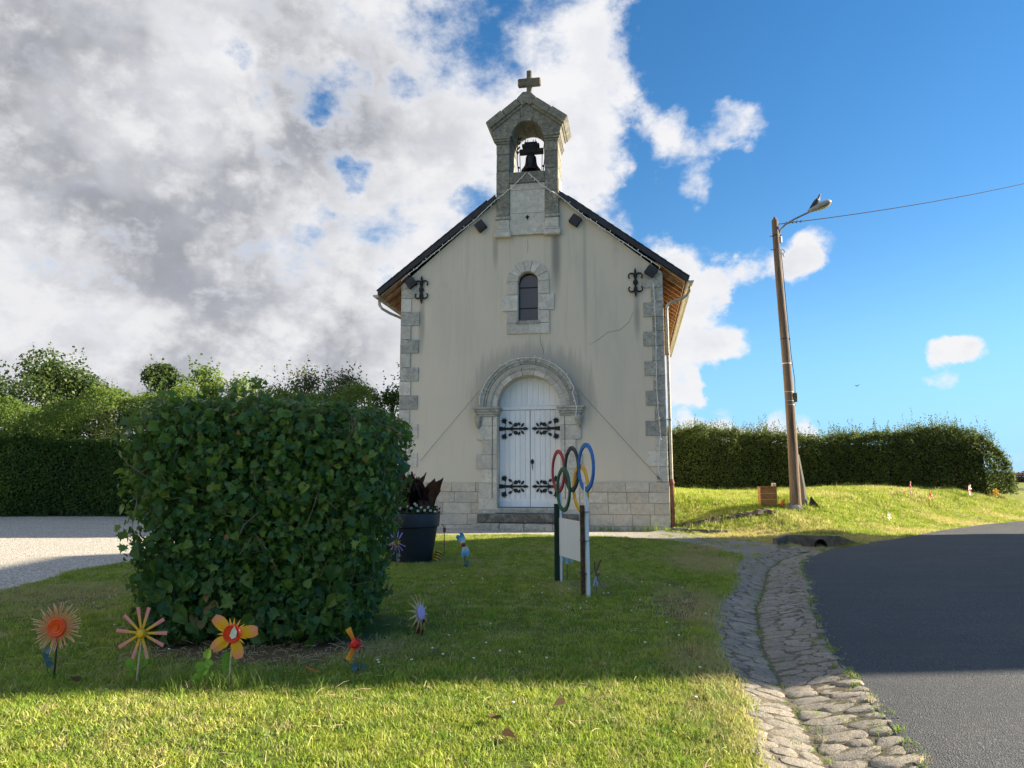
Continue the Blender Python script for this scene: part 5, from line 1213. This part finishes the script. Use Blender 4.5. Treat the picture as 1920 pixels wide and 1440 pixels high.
m = MB(); vs = [(Ls-.02,-.012,-.05),(Ls+.03,-.012,-.05),(Ls+.03,.025,-.05),(Ls-.02,.025,-.05),(Ls-.055,-.012,1.27),(Ls-.01,-.012,1.27),(Ls-.01,.025,1.27),(Ls-.055,.025,1.27)]
m.add(vs,[(3,2,1,0),(4,5,6,7),(0,1,5,4),(1,2,6,5),(2,3,7,6),(3,0,4,7)]); m.build('batten', M['panel_paint'], sg, bevel=.003)
m = MB(); m.plate([(.035,.355),(Ls-.06,.365),(Ls-.06,.83),(.035,.835)], [], -.006, .006); m.build('panel', M['panel_paint'], sg, bevel=.002)
for zz in (.25,.62,.95):
    m = MB(); m.box(Ls-.08,Ls+.02,-.064,.03,zz,zz+.006); m.build('tie_wire', M['wire_dark'], sg)

# ------------------------------------------------------------ home-made bottle flowers
M['stake'] = simple('rusty_stake',(.22,.13,.08),.7,.3,var=.4,scale=30); M['stake_pale'] = simple('pale_stake',(.48,.36,.24),.6,var=.3,scale=30); M['stake_dark'] = simple('dark_stake',(.07,.045,.035),.7,.2,var=.4)
def petal_mesh(shape, L_, W_, r0, bend=0.0, seg_=5):
    m = MB(); vs = []; k = 3
    for i in range(seg_+1):
        t = i/seg_
        if shape == 'strip': w_ = W_*(.55+.45*t)
        elif shape == 'wide': w_ = W_*(math.sin(math.pi*(.12+.72*t))**.7)
        elif shape == 'spike': w_ = W_*(1-t)+.001
        elif shape == 'thin': w_ = W_
        else: w_ = W_
        rr = r0+L_*t
        for j in range(k):
            u = j-1; vs.append((u*w_/2, -bend*t*t-.0+abs(u)*w_*.12, rr))
    fs = [(i*k+j,i*k+j+1,(i+1)*k+j+1,(i+1)*k+j) for i in range(seg_) for j in range(k-1)]
    m.add(vs, fs); return m
def flower(name, x, y, zc, label, petals, hub, stake='stake', yaw=0, pitch=0, stake_dx=0, group='home made plastic flowers on stakes', stake_top=None):
    z0 = Hs(x,y); f = empty(name, (x,y,z0), label=label, cat='garden ornament', group=group)
    m = MB(); m.tube([(0,.012,-.1),(stake_dx*.5,.012,zc*.5),(stake_dx,.012,stake_top or zc)], .0065, 6); m.build('stake', M[stake], f)
    head = Matrix.Translation((stake_dx,0,zc)) @ Matrix.Rotation(yaw,4,'Z') @ Matrix.Rotation(pitch,4,'X')
    cache = {}
    for (shape, L_, W_, r0, bend, mt, ang) in petals:
        key = (shape,round(L_,3),W_,r0,bend,mt.name)
        if key not in cache:
            cache[key] = petal_mesh(shape,L_,W_,r0,bend).mesh('petal'); cache[key].materials.append(mt)
        o = bpy.data.objects.new('petal', cache[key]); link(o, f); o.matrix_local = head @ Matrix.Rotation(R(ang),4,'Y')
    for (prof, mt, nm) in hub:
        m = MB(); m.lathe(prof, 24, (0,0,0), head @ Matrix.Rotation(R(90),4,'X')); m.build(nm, mt, f, smooth=True)
    return f
org = grad('orange_to_white', (.80,.10,.015),(.85,.55,.38),.05,.16); orc = plain('orange_hub',(.80,.085,.01),.3)
r_ = random.Random(11)
pet = [('thin',r_.uniform(.085,.125),.0065,.055,r_.choice((-.03,0,.02,.04)),org,i*360/54+r_.uniform(-2,2)) for i in range(54)]
flower('plastic_flower',-3.22,5.21,.34,'orange fringed plastic flower with a round red orange hub, leftmost on the lawn',pet,[([(.001,.0),(.062,.0),(.066,.008),(.058,.018),(.045,.014),(.04,.02),(.024,.014),(.02,.02),(.001,.018)],orc,'hub')],'stake_dark')
yp = grad('yellow_to_pink', (.80,.48,.03),(.80,.30,.33),.06,.13); yh = plain('yellow_hub',(.72,.42,.02),.35); gold = plain('gold_rim',(.45,.22,.02),.35)
angs = [-12,13,58,90,118,163,197,238,276,313]
flower('plastic_flower',-2.55,5.03,.335,'ten-armed plastic flower, yellow inside and pink at the tips, second from the left',[('strip',.145,.026,.030,.0,yp,a) for a in angs],[([(.001,0),(.036,0),(.036,.010),(.030,.013),(.001,.010)],gold,'hub_rim'),([(.001,.010),(.026,.012),(.022,.024),(.001,.030)],yh,'hub')],'stake_pale',stake_dx=.02)
yo = grad('yellow_petals', (.85,.42,.01),(.85,.28,.18),.10,.165); rdh = plain('red_hub',(.60,.02,.008),.2); sp = plain('yellow_spikes',(.82,.42,.04),.35)
fl3 = flower('plastic_flower',-1.90,4.97,.345,'plastic flower with four broad yellow petals and a glossy red hub, at the shrub foot',[('wide',.125,.085,.045,.0,yo,a) for a in (-52,84,163,232)]+[('spike',.06,.022,.045,0,sp,a) for a in (-14,5,28,52,62,110,128,205,268,285)],[([(.001,0),(.058,0),(.062,.010),(.055,.020),(.035,.016),(.001,.022)],rdh,'hub')],'stake_pale',stake_dx=.015)
m = MB(); m.add([(.035,-.026,.40),(.055,-.027,.365),(.05,-.027,.325),(.02,-.026,.315),(.005,-.026,.335),(.015,-.027,.37)],[(0,1,2,3,4,5)]); m.build('reflector', plain('silver_sticker',(.55,.56,.56),.25), fl3)
oy = grad('orange_petals', (.75,.12,.01),(.85,.38,.04),.03,.11); rd2 = plain('red_cap',(.62,.015,.02),.2)
flower('plastic_flower',-1.13,5.32,.20,'small two-petalled orange plastic flower with a red hub at the right foot of the shrub',[('strip',.095,.045,.025,0,oy,-28),('strip',.10,.045,.025,0,oy,204)]+[('spike',.03,.016,.025,.005,rd2,a) for a in (15,50,75,95,120,145,165,-95,-110,245)],[([(.001,0),(.03,0),(.032,.012),(.02,.02),(.016,.028),(.001,.028)],rd2,'hub')],'wire_grey')
lil = plain('lilac_plastic',(.55,.38,.66),.4); crm = grad('cream_petals',(.75,.62,.50),(.85,.52,.10),.03,.13)
flower('plastic_flower',-.80,6.40,.205,'pale lilac hubbed flower with cream petals seen nearly edge on, alone on the lawn',[('spike',.155,.034,.03,-.03,crm,a) for a in range(0,360,26)],[([(.001,0),(.055,0),(.062,.012),(.03,.02),(.001,.02)],lil,'hub')],'stake_dark',yaw=R(66),pitch=R(-12))
lav = grad('violet_strips',(.42,.25,.72),(.38,.36,.90),.03,.12); pnk = plain('pink_petal',(.75,.36,.46),.4); gh = plain('ochre_hub',(.72,.38,.06),.4)
flower('plastic_flower',-1.71,10.76,.36,'violet stripped flower with a single wide pink petal, standing before the big pot',[('thin',.135,.016,.035,.0,lav,a) for a in (-62,-36,-14,6,28,196,222)]+[('wide',.135,.07,.03,0,pnk,264)]+[('thin',.11,.008,.035,.03,lav,a) for a in (110,140,160)]+[('spike',.04,.02,.03,0,gh,a) for a in range(20,380,40)],[([(.001,0),(.036,0),(.038,.01),(.02,.02),(.001,.022)],gh,'hub')],'stake')
blu = grad('blue_to_white',(.75,.85,.90),(.02,.32,.68),.03,.14)
flower('plastic_flower',-.69,10.76,.34,'blue and white plastic flower with a red centre, right of the big pot',[('wide',.15,.085,.03,.02,blu,a) for a in (-18,-48,150,185)],[([(.001,0),(.026,0),(.03,.03),(.018,.05),(.001,.05)],plain('dark_red_hub',(.22,.02,.02),.4),'hub')],'stake_dark',yaw=R(-35),stake_dx=-.02)
f8 = empty('flower_stake',(-1.14,12.2,Hs(-1.14,12.2)),label='bare rusty stake with a small broken cap between pot and gravel',cat='stake'); m = MB(); m.tube([(0,0,-.1),(0,0,.44)],.007,6); m.build('stake',M['stake'],f8)
m = MB(); m.lathe([(.001,.40),(.024,.40),(.024,.47),(.001,.47)],10); m.tube([(0,0,.46),(-.02,0,.50),(-.05,0,.53)],.008,5); m.build('broken_cap',simple('red_brown_cap',(.20,.05,.03),.5),f8)
# two broken flowers under the ring sign
slv = plain('silver_foil',(.45,.47,.48),.25); brn = plain('brown_plastic',(.22,.12,.07),.4); grn = plain('pale_green_plastic',(.35,.52,.42),.3)
flower('broken_flower',.72,9.5,.36,'broken plastic flower with limp silver and pale green petals under the white panel',[('wide',.13,.05,.01,.03,slv,a) for a in (-30,10,150,190)]+[('wide',.12,.045,.02,.0,grn,a) for a in (165,215)],[([(.001,0),(.025,0),(.02,.03),(.001,.03)],slv,'hub')],'stake',yaw=R(30),group='broken flowers at the ring sign')
flower('broken_flower',.98,8.45,.24,'broken brown plastic flower hanging beside the near white batten of the ring sign',[('wide',.16,.045,.01,.03,brn,a) for a in (-25,20,150)]+[('wide',.12,.03,.02,.0,slv,a) for a in (175,205)],[([(.001,0),(.025,0),(.02,.03),(.001,.03)],brn,'hub')],'wire_grey',yaw=R(50),group='broken flowers at the ring sign')
# leaves round flower stakes
M['leaf_lime'] = leaf_mat('lime_leaves',[(.14,.30,.03),(.20,.38,.05),(.26,.44,.07)],.45,.3,.45); M['leaf_teal'] = leaf_mat('teal_plastic',[(.05,.12,.12),(.07,.16,.16),(.10,.20,.20)],.2,.5,.3); M['leaf_maroon'] = leaf_mat('maroon_plastic',[(.10,.02,.025),(.14,.025,.03),(.16,.03,.035)],.2,.4,.4)
def sprig(x, y, spots, size, mt, label, cat='leaves', tm=T_heart):
    z0 = Hs(x,y); s_ = empty('leaf_sprig',(x,y,z0),label=label,cat=cat); TV,TF = tm(); mm = MB(); mm.add(TV.tolist(),TF); me = mm.mesh('leaf'); me.materials.append(mt)
    m = MB()
    for dx, dz, rz in spots:
        o = bpy.data.objects.new('leaf',me); link(o,s_); o.location = (dx,-.01,dz); o.rotation_euler = (R(70)+random.uniform(-.3,.3),rz,random.uniform(-.5,.5)); q = size*random.uniform(.85,1.15); o.scale = (q,q,q); m.tube([(0,0,dz*.3),(dx*.6,0,dz*.8),(dx,-.01,dz)],.0022,4)
    m.build('stem',mt,s_)
sprig(-2.55,5.06,[(-.075,.12,1.2),(-.04,.08,2.5),(.05,.12,-.5),(.095,.15,-1.6),(-.02,.17,.8),(.04,.17,.1)],.065,M['leaf_lime'],'bright green leafy sprig behind the stake of the yellow and pink flower')
sprig(-1.90,5.0,[(-.03,.13,.3),(-.05,.10,1.0),(.03,.14,-.6),(-.02,.17,0)],.07,M['leaf_lime'],'bright green lobed sprig behind the stake of the red hubbed flower',tm=T_maple)
sprig(-1.12,5.30,[(.03,.045,-1.5),(.08,.05,-1.7),(-.03,.04,1.4),(.0,.03,2.8)],.075,M['leaf_teal'],'bluish plastic leaves at the base of the small orange flower',tm=T_maple)
sprig(-.80,6.42,[(-.05,.10,1.4),(-.04,.05,1.9),(.03,.04,-1.6),(.03,.12,-1.0)],.055,M['leaf_maroon'],'dark maroon plastic leaves on the stake of the lilac flower')
sprig(-.68,10.74,[(.03,.02,-1.5),(-.03,.02,1.5),(.01,.05,.3)],.08,M['leaf_teal'],'green plastic leaf rosette at the foot of the blue and white flower')
sprig(-3.28,5.24,[(-.02,.17,.8),(-.035,.14,1.0),(-.02,.11,1.2),(.0,.08,1.6)],.05,M['leaf_teal'],'grey green striped plastic leaf hanging below the orange fringed flower')
sprig(-1.69,10.74,[(.02,.10,-.6),(.015,.16,-.2)],.06,M['leaf_teal'],'pale twisted plastic leaf on the stake of the violet flower')
sprig(-2.05,4.93,[(.0,.10,.3),(-.04,.13,1.0),(.05,.15,-.8),(.02,.2,.2),(-.06,.07,1.5),(.07,.08,-1.3)],.06,M['leaf_lime'],'leafy wild weed growing in the long grass between two flowers')
m = petal_mesh('strip',.10,.035,.0,.0); o = m.build('fallen_petal',plain('orange_petal',(.72,.14,.02),.4),label='single orange plastic petal lying on the shaded lawn',cat='petal'); o.location = (-1.34,5.15,Hs(-1.34,5.15)+.05); o.rotation_euler = (R(70),0,R(-84))
# striped can
bc_ = empty('striped_can',(-1.19,11.45,Hs(-1.19,11.45)+.05),label='small yellow and black banded can lying tilted beside the big pot',cat='can'); bc_.rotation_euler = (R(-18),R(18),0)
cols = [plain('can_yellow',(.72,.42,.02),.4),plain('can_black',(.02,.02,.02),.4)]
for i in range(7):
    m = MB(); m.lathe([(.052,i*.021-.03),(.055,i*.021-.025),(.055,i*.021-.0135),(.052,i*.021-.0095)],20); m.build('band',cols[i%2],bc_,smooth=True)

# ------------------------------------------------------------ bank ornaments
def z_(x,y): return Hs(x,y)
red = plain('red_plastic',(.50,.03,.04),.35); wh = plain('white_plastic',(.78,.72,.68),.4); yel = plain('orange_yellow_plastic',(.80,.45,.04),.4)
flower('bank_flower',11.5,20.7,.40,'red and white windmill flower on the bank with one pale leaf below it',[('wide',.14,.06,.02,.02,(red if k%2 else wh),a) for k,a in enumerate(range(0,360,45))],[([(.001,0),(.03,0),(.02,.03),(.001,.03)],red,'hub')],'wire_grey',yaw=R(55),group='plastic flowers on the grass bank')
flower('bank_flower',12.1,20.8,.26,'low dark red flower on the bank beside a taller dry stem',[('wide',.13,.06,.02,.02,red,a) for a in (60,110,150,200)],[([(.001,0),(.03,0),(.02,.03),(.001,.03)],red,'hub')],'wire_grey',yaw=R(40),stake_top=.48,group='plastic flowers on the grass bank')
flower('bank_flower',14.6,22.9,.30,'pink and white plastic flower on the bank near the right end of the hedge',[('wide',.17,.07,.02,.02,(wh if k%3 else red),a) for k,a in enumerate(range(0,360,40))],[([(.001,0),(.03,0),(.02,.03),(.001,.03)],red,'hub')],'wire_grey',yaw=R(45),group='plastic flowers on the grass bank')
flower('bank_flower',15.7,23.3,.33,'orange yellow flower at the rounded right end of the hedge',[('wide',.12,.10,.02,.02,yel,a) for a in range(0,360,60)],[([(.001,0),(.04,0),(.03,.05),(.001,.05)],yel,'hub')],'wire_grey',yaw=R(10),group='plastic flowers on the grass bank')
flower('bank_flower',9.35,17.9,.12,'small white plastic flower low in the bank grass right of the pole',[('wide',.10,.04,.01,.02,wh,a) for a in range(0,360,60)],[([(.001,0),(.02,0),(.02,.02),(.001,.02)],wh,'hub')],'wire_grey',yaw=R(40),group='plastic flowers on the grass bank')
# wooden drawer box
M['box_wood'] = simple('varnished_wood',(.36,.16,.04),.5,var=.3,scale=18); M['box_edge'] = simple('light_wood_edge',(.62,.36,.12),.5,var=.2)
bx = empty('wooden_box',(6.25,17.6,z_(6.25,17.6)),R(-6),label='small brown wooden chest with pale bands standing on the bank left of the pole',cat='chest')
m = MB(); m.box(-.19,.19,-.14,.14,.02,.44); m.build('carcass',M['box_wood'],bx,bevel=.005)
for z0 in (.03,.175,.305): m = MB(); m.box(-.165,.165,-.152,-.141,z0,z0+.115); m.build('drawer_front',M['box_wood'],bx,bevel=.003)
for z0 in (.148,.292): m = MB(); m.box(-.19,.17,-.160,-.141,z0,z0+.016); m.build('pale_band',M['box_edge'],bx)
m = MB(); m.box(-.20,.20,-.16,.15,.44,.46); m.build('lid',M['box_wood'],bx)
for sx in (-1,1): m = MB(); m.box(sx*.18-.015,sx*.18+.015,-.158,-.1405,.0,.44); m.build('corner_strip',M['box_wood'],bx)
p = CHM; tx, ty = 6.40, 17.55; tz = z_(6.25,17.6)+.46
pf = empty('toy_flower',(tx,ty,tz),label='small yellow and white plastic flower sitting on top of the wooden chest',cat='garden ornament')
for k in range(8): a = k*.785; m = MB(); m.lathe([(.001,0),(.022,.015),(.018,.055),(.008,.085),(.001,.09)],8,(.04*math.cos(a),.035*math.sin(a),0)); m.build('petal',wh if k%2 else yel,pf,smooth=True)
m = MB(); m.lathe([(.001,.0),(.035,.01),(.03,.05),(.001,.06)],10); m.build('centre',yel,pf,smooth=True)
m = MB(); m.lathe([(.09,0),(.09,.012),(.055,.02),(.035,.12),(.015,.17),(.001,.175)],14); o = m.build('orange_cap',plain('orange_plastic',(.85,.20,.03),.4),smooth=True,label='small orange plastic cone fallen beside the wooden chest',cat='cone'); o.location = (6.55,17.5,z_(6.55,17.5)+.03); o.rotation_euler = (0,R(25),0)

# ------------------------------------------------------------ lamp pole
PB = Vector((6.84,17.35,z_(6.84,17.35))); PT = Vector((6.93,17.9,8.30))
sp_ = empty('street_lamp',tuple(PB),label='tall weathered wooden lamp pole leaning left with a grey lamp on a bent arm',cat='street lamp')
dP = PT-PB
def PP(t, dx=0, dy=0): return Vector((dP.x*t+.05*math.sin(t*5)*.6+dx, dP.y*t+dy, dP.z*t))
m = MB(); ts = [-.02,.0,.03,.1,.2,.3,.4,.5,.6,.7,.8,.9,.985]; m.tube([PP(t) for t in ts]+[PP(1.0)], [.16,.145,.128,.120,.117,.113,.109,.104,.100,.096,.092,.087,.083,.02], 20); m.build('pole',M['pole'],sp_,smooth=True)
for t in (.335,.348,.378,.475,.56 ,.93):
    m = MB(); c = PP(t); m.lathe([(.112-.036*t,-.012),(.124-.036*t,-.012),(.124-.036*t,.012),(.112-.036*t,.012)],20,tuple(c)); m.box(c.x+.09,c.x+.13,c.y-.03,c.y+.02,c.z-.022,c.z+.022); m.build('band',M['petal_w'] if t < .5 else M['wire_dark'],sp_)
m = MB(); c = PP(.362); m.box(c.x+.08,c.x+.17,c.y-.09,c.y+.03,c.z-.13,c.z+.10); m.build('junction_box',simple('olive_box',(.16,.15,.09),.6),sp_,bevel=.01)
m = MB(); c = PP(.915); m.box(c.x+.07,c.x+.14,c.y-.06,c.y+.04,c.z-.1,c.z+.09); m.build('terminal_cover',M['petal_w'],sp_,bevel=.02)
m = MB(); m.tube([PP(.36,.14,-.02),PP(.42,.16,-.02),PP(.5,.125,-.02),PP(.6,.115,-.02),PP(.88,.10,-.02)],.008,5); m.tube([PP(.88,.13,-.03),PP(.87,.18,-.05),PP(.86,.14,-.03),PP(.85,.16,-.04),PP(.865,.12,-.02)],.008,5); m.build('supply_cable',M['wire_dark'],sp_)
for t, l in ((.925,.2),(.875,.18)): m = MB(); c = PP(t); m.tube([(c.x-.10,c.y-.08,c.z),(c.x-.2,c.y-.1,c.z-.01)],.010,5); m.build('bolt',M['iron'],sp_)
# arm + head
hb = PP(.945,.08,-.02); 
arm = [hb+Vector((-.0,0,-.10)),hb+Vector((.03,-.01,.03)),hb+Vector((.16,-.02,.17)),hb+Vector((.40,-.03,.32)),hb+Vector((.78,-.05,.50))]
m = MB(); m.tube(arm,.024,8); m.tube([hb+Vector((.0,0,.20)),hb+Vector((.30,-.02,.23))],.012,6); m.build('arm',M['zinc'],sp_,smooth=True)
hd_ = arm[-1]; ax = Vector((1,-.12,.42)).normalized(); M['lamp_shell'] = simple('lamp_shell',(.33,.33,.28),.5,var=.15)
m = MB(); n = 14; pr = [(0,.05,.05),(.10,.07,.075),(.22,.11,.10),(.38,.145,.115),(.52,.15,.105),(.60,.12,.08),(.635,.03,.02)]
side_v = ax.cross(Vector((0,0,1))).normalized(); up_v = side_v.cross(ax).normalized(); vs = []
for (d_,w_,h_) in pr:
    for j in range(n):
        a = 2*math.pi*j/n; uu = math.sin(a)*h_; uu = uu if uu > 0 else uu*.55
        vs.append(hd_+ax*d_+side_v*math.cos(a)*w_+up_v*(uu+.01))
m.add(vs,[(i*n+j,i*n+(j+1)%n,(i+1)*n+(j+1)%n,(i+1)*n+j) for i in range(len(pr)-1) for j in range(n)]+[tuple(range(n-1,-1,-1)),tuple((len(pr)-1)*n+j for j in range(n))]); m.build('lamp_head',M['lamp_shell'],sp_,smooth='full')
m = MB(); vs = []
for (d_,w_,h_) in ((.22,.07,.060),(.30,.10,.078),(.42,.115,.083),(.53,.105,.075),(.58,.07,.05)):
    for j in range(7):
        u = (j/6-.5)*2; vs.append(hd_+ax*d_+side_v*u*w_+up_v*(-h_*(1-.35*u*u)+.005))
m.add(vs,[(i*7+j,i*7+j+1,(i+1)*7+j+1,(i+1)*7+j) for i in range(4) for j in range(6)]); m.build('lamp_glass',simple('lamp_bowl',(.52,.48,.30),.2,var=.15),sp_,smooth='full')
# overhead cable
m = MB(); a = hb+Vector((0,0,.20)); b = Vector((30,26.5,16.1))-PB; N_p = 30
P = [a+(b-a)*t-Vector((0,0,1))*(.6*4*t*(1-t)) for t in [i/N_p for i in range(N_p+1)]]; m.tube([p-a for p in P],.012,5)
for t in (.010,.014,.019,.024,.03): q = a+(b-a)*t-Vector((0,0,1))*(.6*4*t*(1-t))-a; m.tube([q+Vector((0,0,-.02)),q+Vector((.03,0,.03))],.02,5)
o = m.build('overhead_cable',M['wire_dark'],label='dark twisted overhead cable running from the pole top out to the right',cat='cable'); o.location = PB+a
# leaning concrete stake
m = MB(); m.tube([(0,0,-.2),(-.04,0,.5),(-.12,.03,1.25)],[.085,.075,.06],8); o = m.build('concrete_stake',M['concrete_old'],smooth=True,label='short pale lichened concrete stub leaning against the lamp pole',cat='post'); o.location = (7.13,17.52,z_(7.13,17.52))
m = MB(); m.add([(0,0,-.03),(.28,-.05,-.03),(.05,-.05,.26),(0,.06,-.03),(.28,.01,-.03),(.05,.01,.26)],[(0,1,2),(5,4,3),(0,3,4,1),(1,4,5,2),(2,5,3,0)]); o = m.build('slate_shard',M['slate'],label='dark triangular slate shard propped behind the concrete stub',cat='slate'); o.location = (7.20,17.45,z_(7.2,17.45))
m = MB(); m.lathe([(.30,-.05),(.24,.03),(.19,.10),(.12,.16)],9,(0,0,0)); o = m.build('root_mound',M['step'],label='small dark mound of earth and stone around the foot of the pole',cat='mound'); o.location = (6.80,17.35,z_(6.8,17.35)); o.scale = (1,.8,.8)

# birds
def bird(name, body, label, cat, loc, rot):
    b = empty(name,loc,0,label=label,cat=cat); b.rotation_euler = rot; return b
def loft(m, secs, n=12):
    vs = []
    for (x,y,z,rx,rz) in secs:
        for j in range(n): a = 2*math.pi*j/n; vs.append((x, y+rx*math.cos(a), z+rz*math.sin(a)))
    k = len(secs); m.add(vs,[(i*n+j,i*n+(j+1)%n,(i+1)*n+(j+1)%n,(i+1)*n+j) for i in range(k-1) for j in range(n)]+[tuple(range(n-1,-1,-1)),tuple((k-1)*n+j for j in range(n))])
hw = PB+hd_+ax*.30+up_v*.115
pg = bird('pigeon',None,'grey pigeon perched on top of the street lamp head','bird',tuple(hw),(0,R(-38),R(-8)))
m = MB(); loft(m,[(-.27,0,.02,.018,.008),(-.16,0,.035,.03,.016),(-.10,0,.05,.05,.04),(-.03,0,.06,.066,.060),(.05,0,.065,.066,.066),(.11,0,.075,.050,.055),(.145,0,.10,.033,.038),(.175,0,.125,.027,.030),(.20,0,.14,.028,.029),(.222,0,.142,.02,.02),(.235,0,.138,.007,.006),(.255,0,.132,.003,.003)]); m.build('body',simple('pigeon_grey',(.10,.10,.12),.6,var=.3),pg,smooth='full')
for s_ in (-1,1):
    m = MB(); loft(m,[(-.20,s_*.025,.045,.006,.008),(-.08,s_*.058,.06,.01,.035),(.04,s_*.066,.072,.01,.045),(.09,s_*.055,.075,.006,.02)]); m.build('wing',simple('pigeon_wing',(.06,.06,.075),.6,var=.3),pg,smooth='full')
    m = MB(); m.tube([(.02,s_*.025,.02),(.0,s_*.025,-.035),(.03,s_*.025,-.04)],.005,5); m.build('leg',plain('pigeon_leg',(.35,.10,.08),.5),pg)
sw = bird('swallow',None,'tiny swallow flying in the blue sky right of the pole','bird',(19.6,40,6.75),(0,R(10),R(20)))
m = MB(); loft(m,[(-.12,0,0,.01,.008),(-.04,0,0,.025,.022),(.03,0,0,.03,.028),(.08,0,.005,.018,.018),(.10,0,.003,.003,.003)],8); m.build('body',M['iron'],sw,smooth='full')
for s_ in (-1,1): m = MB(); m.add([(.03,s_*.02,.01),(.05,s_*.12,.05),(-.02,s_*.24,.06),(-.03,s_*.10,.03),(-.03,s_*.02,.0)],[(0,1,2,3,4)]); m.add([(-.10,0,0),(-.20,s_*.05,0),(-.13,0,0)],[(0,1,2)]); m.build('wing',M['iron'],sw)

# ------------------------------------------------------------ house across the road (outside the frame; it throws the shade over lawn and road)
hs_ = empty('house',(14.5,11.4,.1),label='tall rendered house standing just right of the picture, shading the lawn',cat='house')
M['house_wall'] = simple('house_render',(.55,.50,.42),.9,var=.15,scale=2); M['house_roof'] = simple('brown_tiles',(.16,.07,.045),.8,var=.35,scale=12); M['shutter'] = simple('blue_grey_shutter',(.20,.26,.30),.6)
m = MB(); m.box(0,7,-4.15,5.15,-.3,6.7); m.build('wall',M['house_wall'],hs_)
m = MB(); e = .35; m.add([(-e,-4.3,6.6),(7+e,-4.3,6.6),(7+e,5.45,6.6),(-e,5.45,6.6),(3.5,-4.3,12.1),(3.5,3.5,12.1)],[(3,2,1,0),(0,1,4),(2,3,5),(1,2,5,4),(3,0,4,5)]); m.build('roof',M['house_roof'],hs_)
for y in (-3,0,3):
    for z0 in (.9,4.0):
        m = MB(); m.box(-.03,.02,y-.5,y+.5,z0,z0+1.4); wi = m.build('window',M['glass'],hs_)
        m = MB(); m.box(-.06,-.03,y-.55,y-.48,z0-.05,z0+1.45); m.box(-.06,-.03,y+.48,y+.55,z0-.05,z0+1.45); m.box(-.06,-.03,y-.03,y+.03,z0,z0+1.4); m.build('frame',M['door_paint'],wi)
        for s_ in (-1,1): m = MB(); m.box(-.08,-.03,y+s_*.8-.24,y+s_*.8+.24,z0-.02,z0+1.42); m.build('shutter',M['shutter'],hs_)
m = MB(); m.box(3.2,3.8,-1.6,-1.0,11.2,12.9); m.build('chimney',M['house_wall'],hs_)


tree('shadow_tree', 13.2, 7.3, 10.2, .85, 2.4, 5200, .11, M['leaf_tree'], 'slim unseen tree added right of the picture to break the shadow edge', 21, 26)  # unseen tree added so its crown makes the front shadow edge wavy
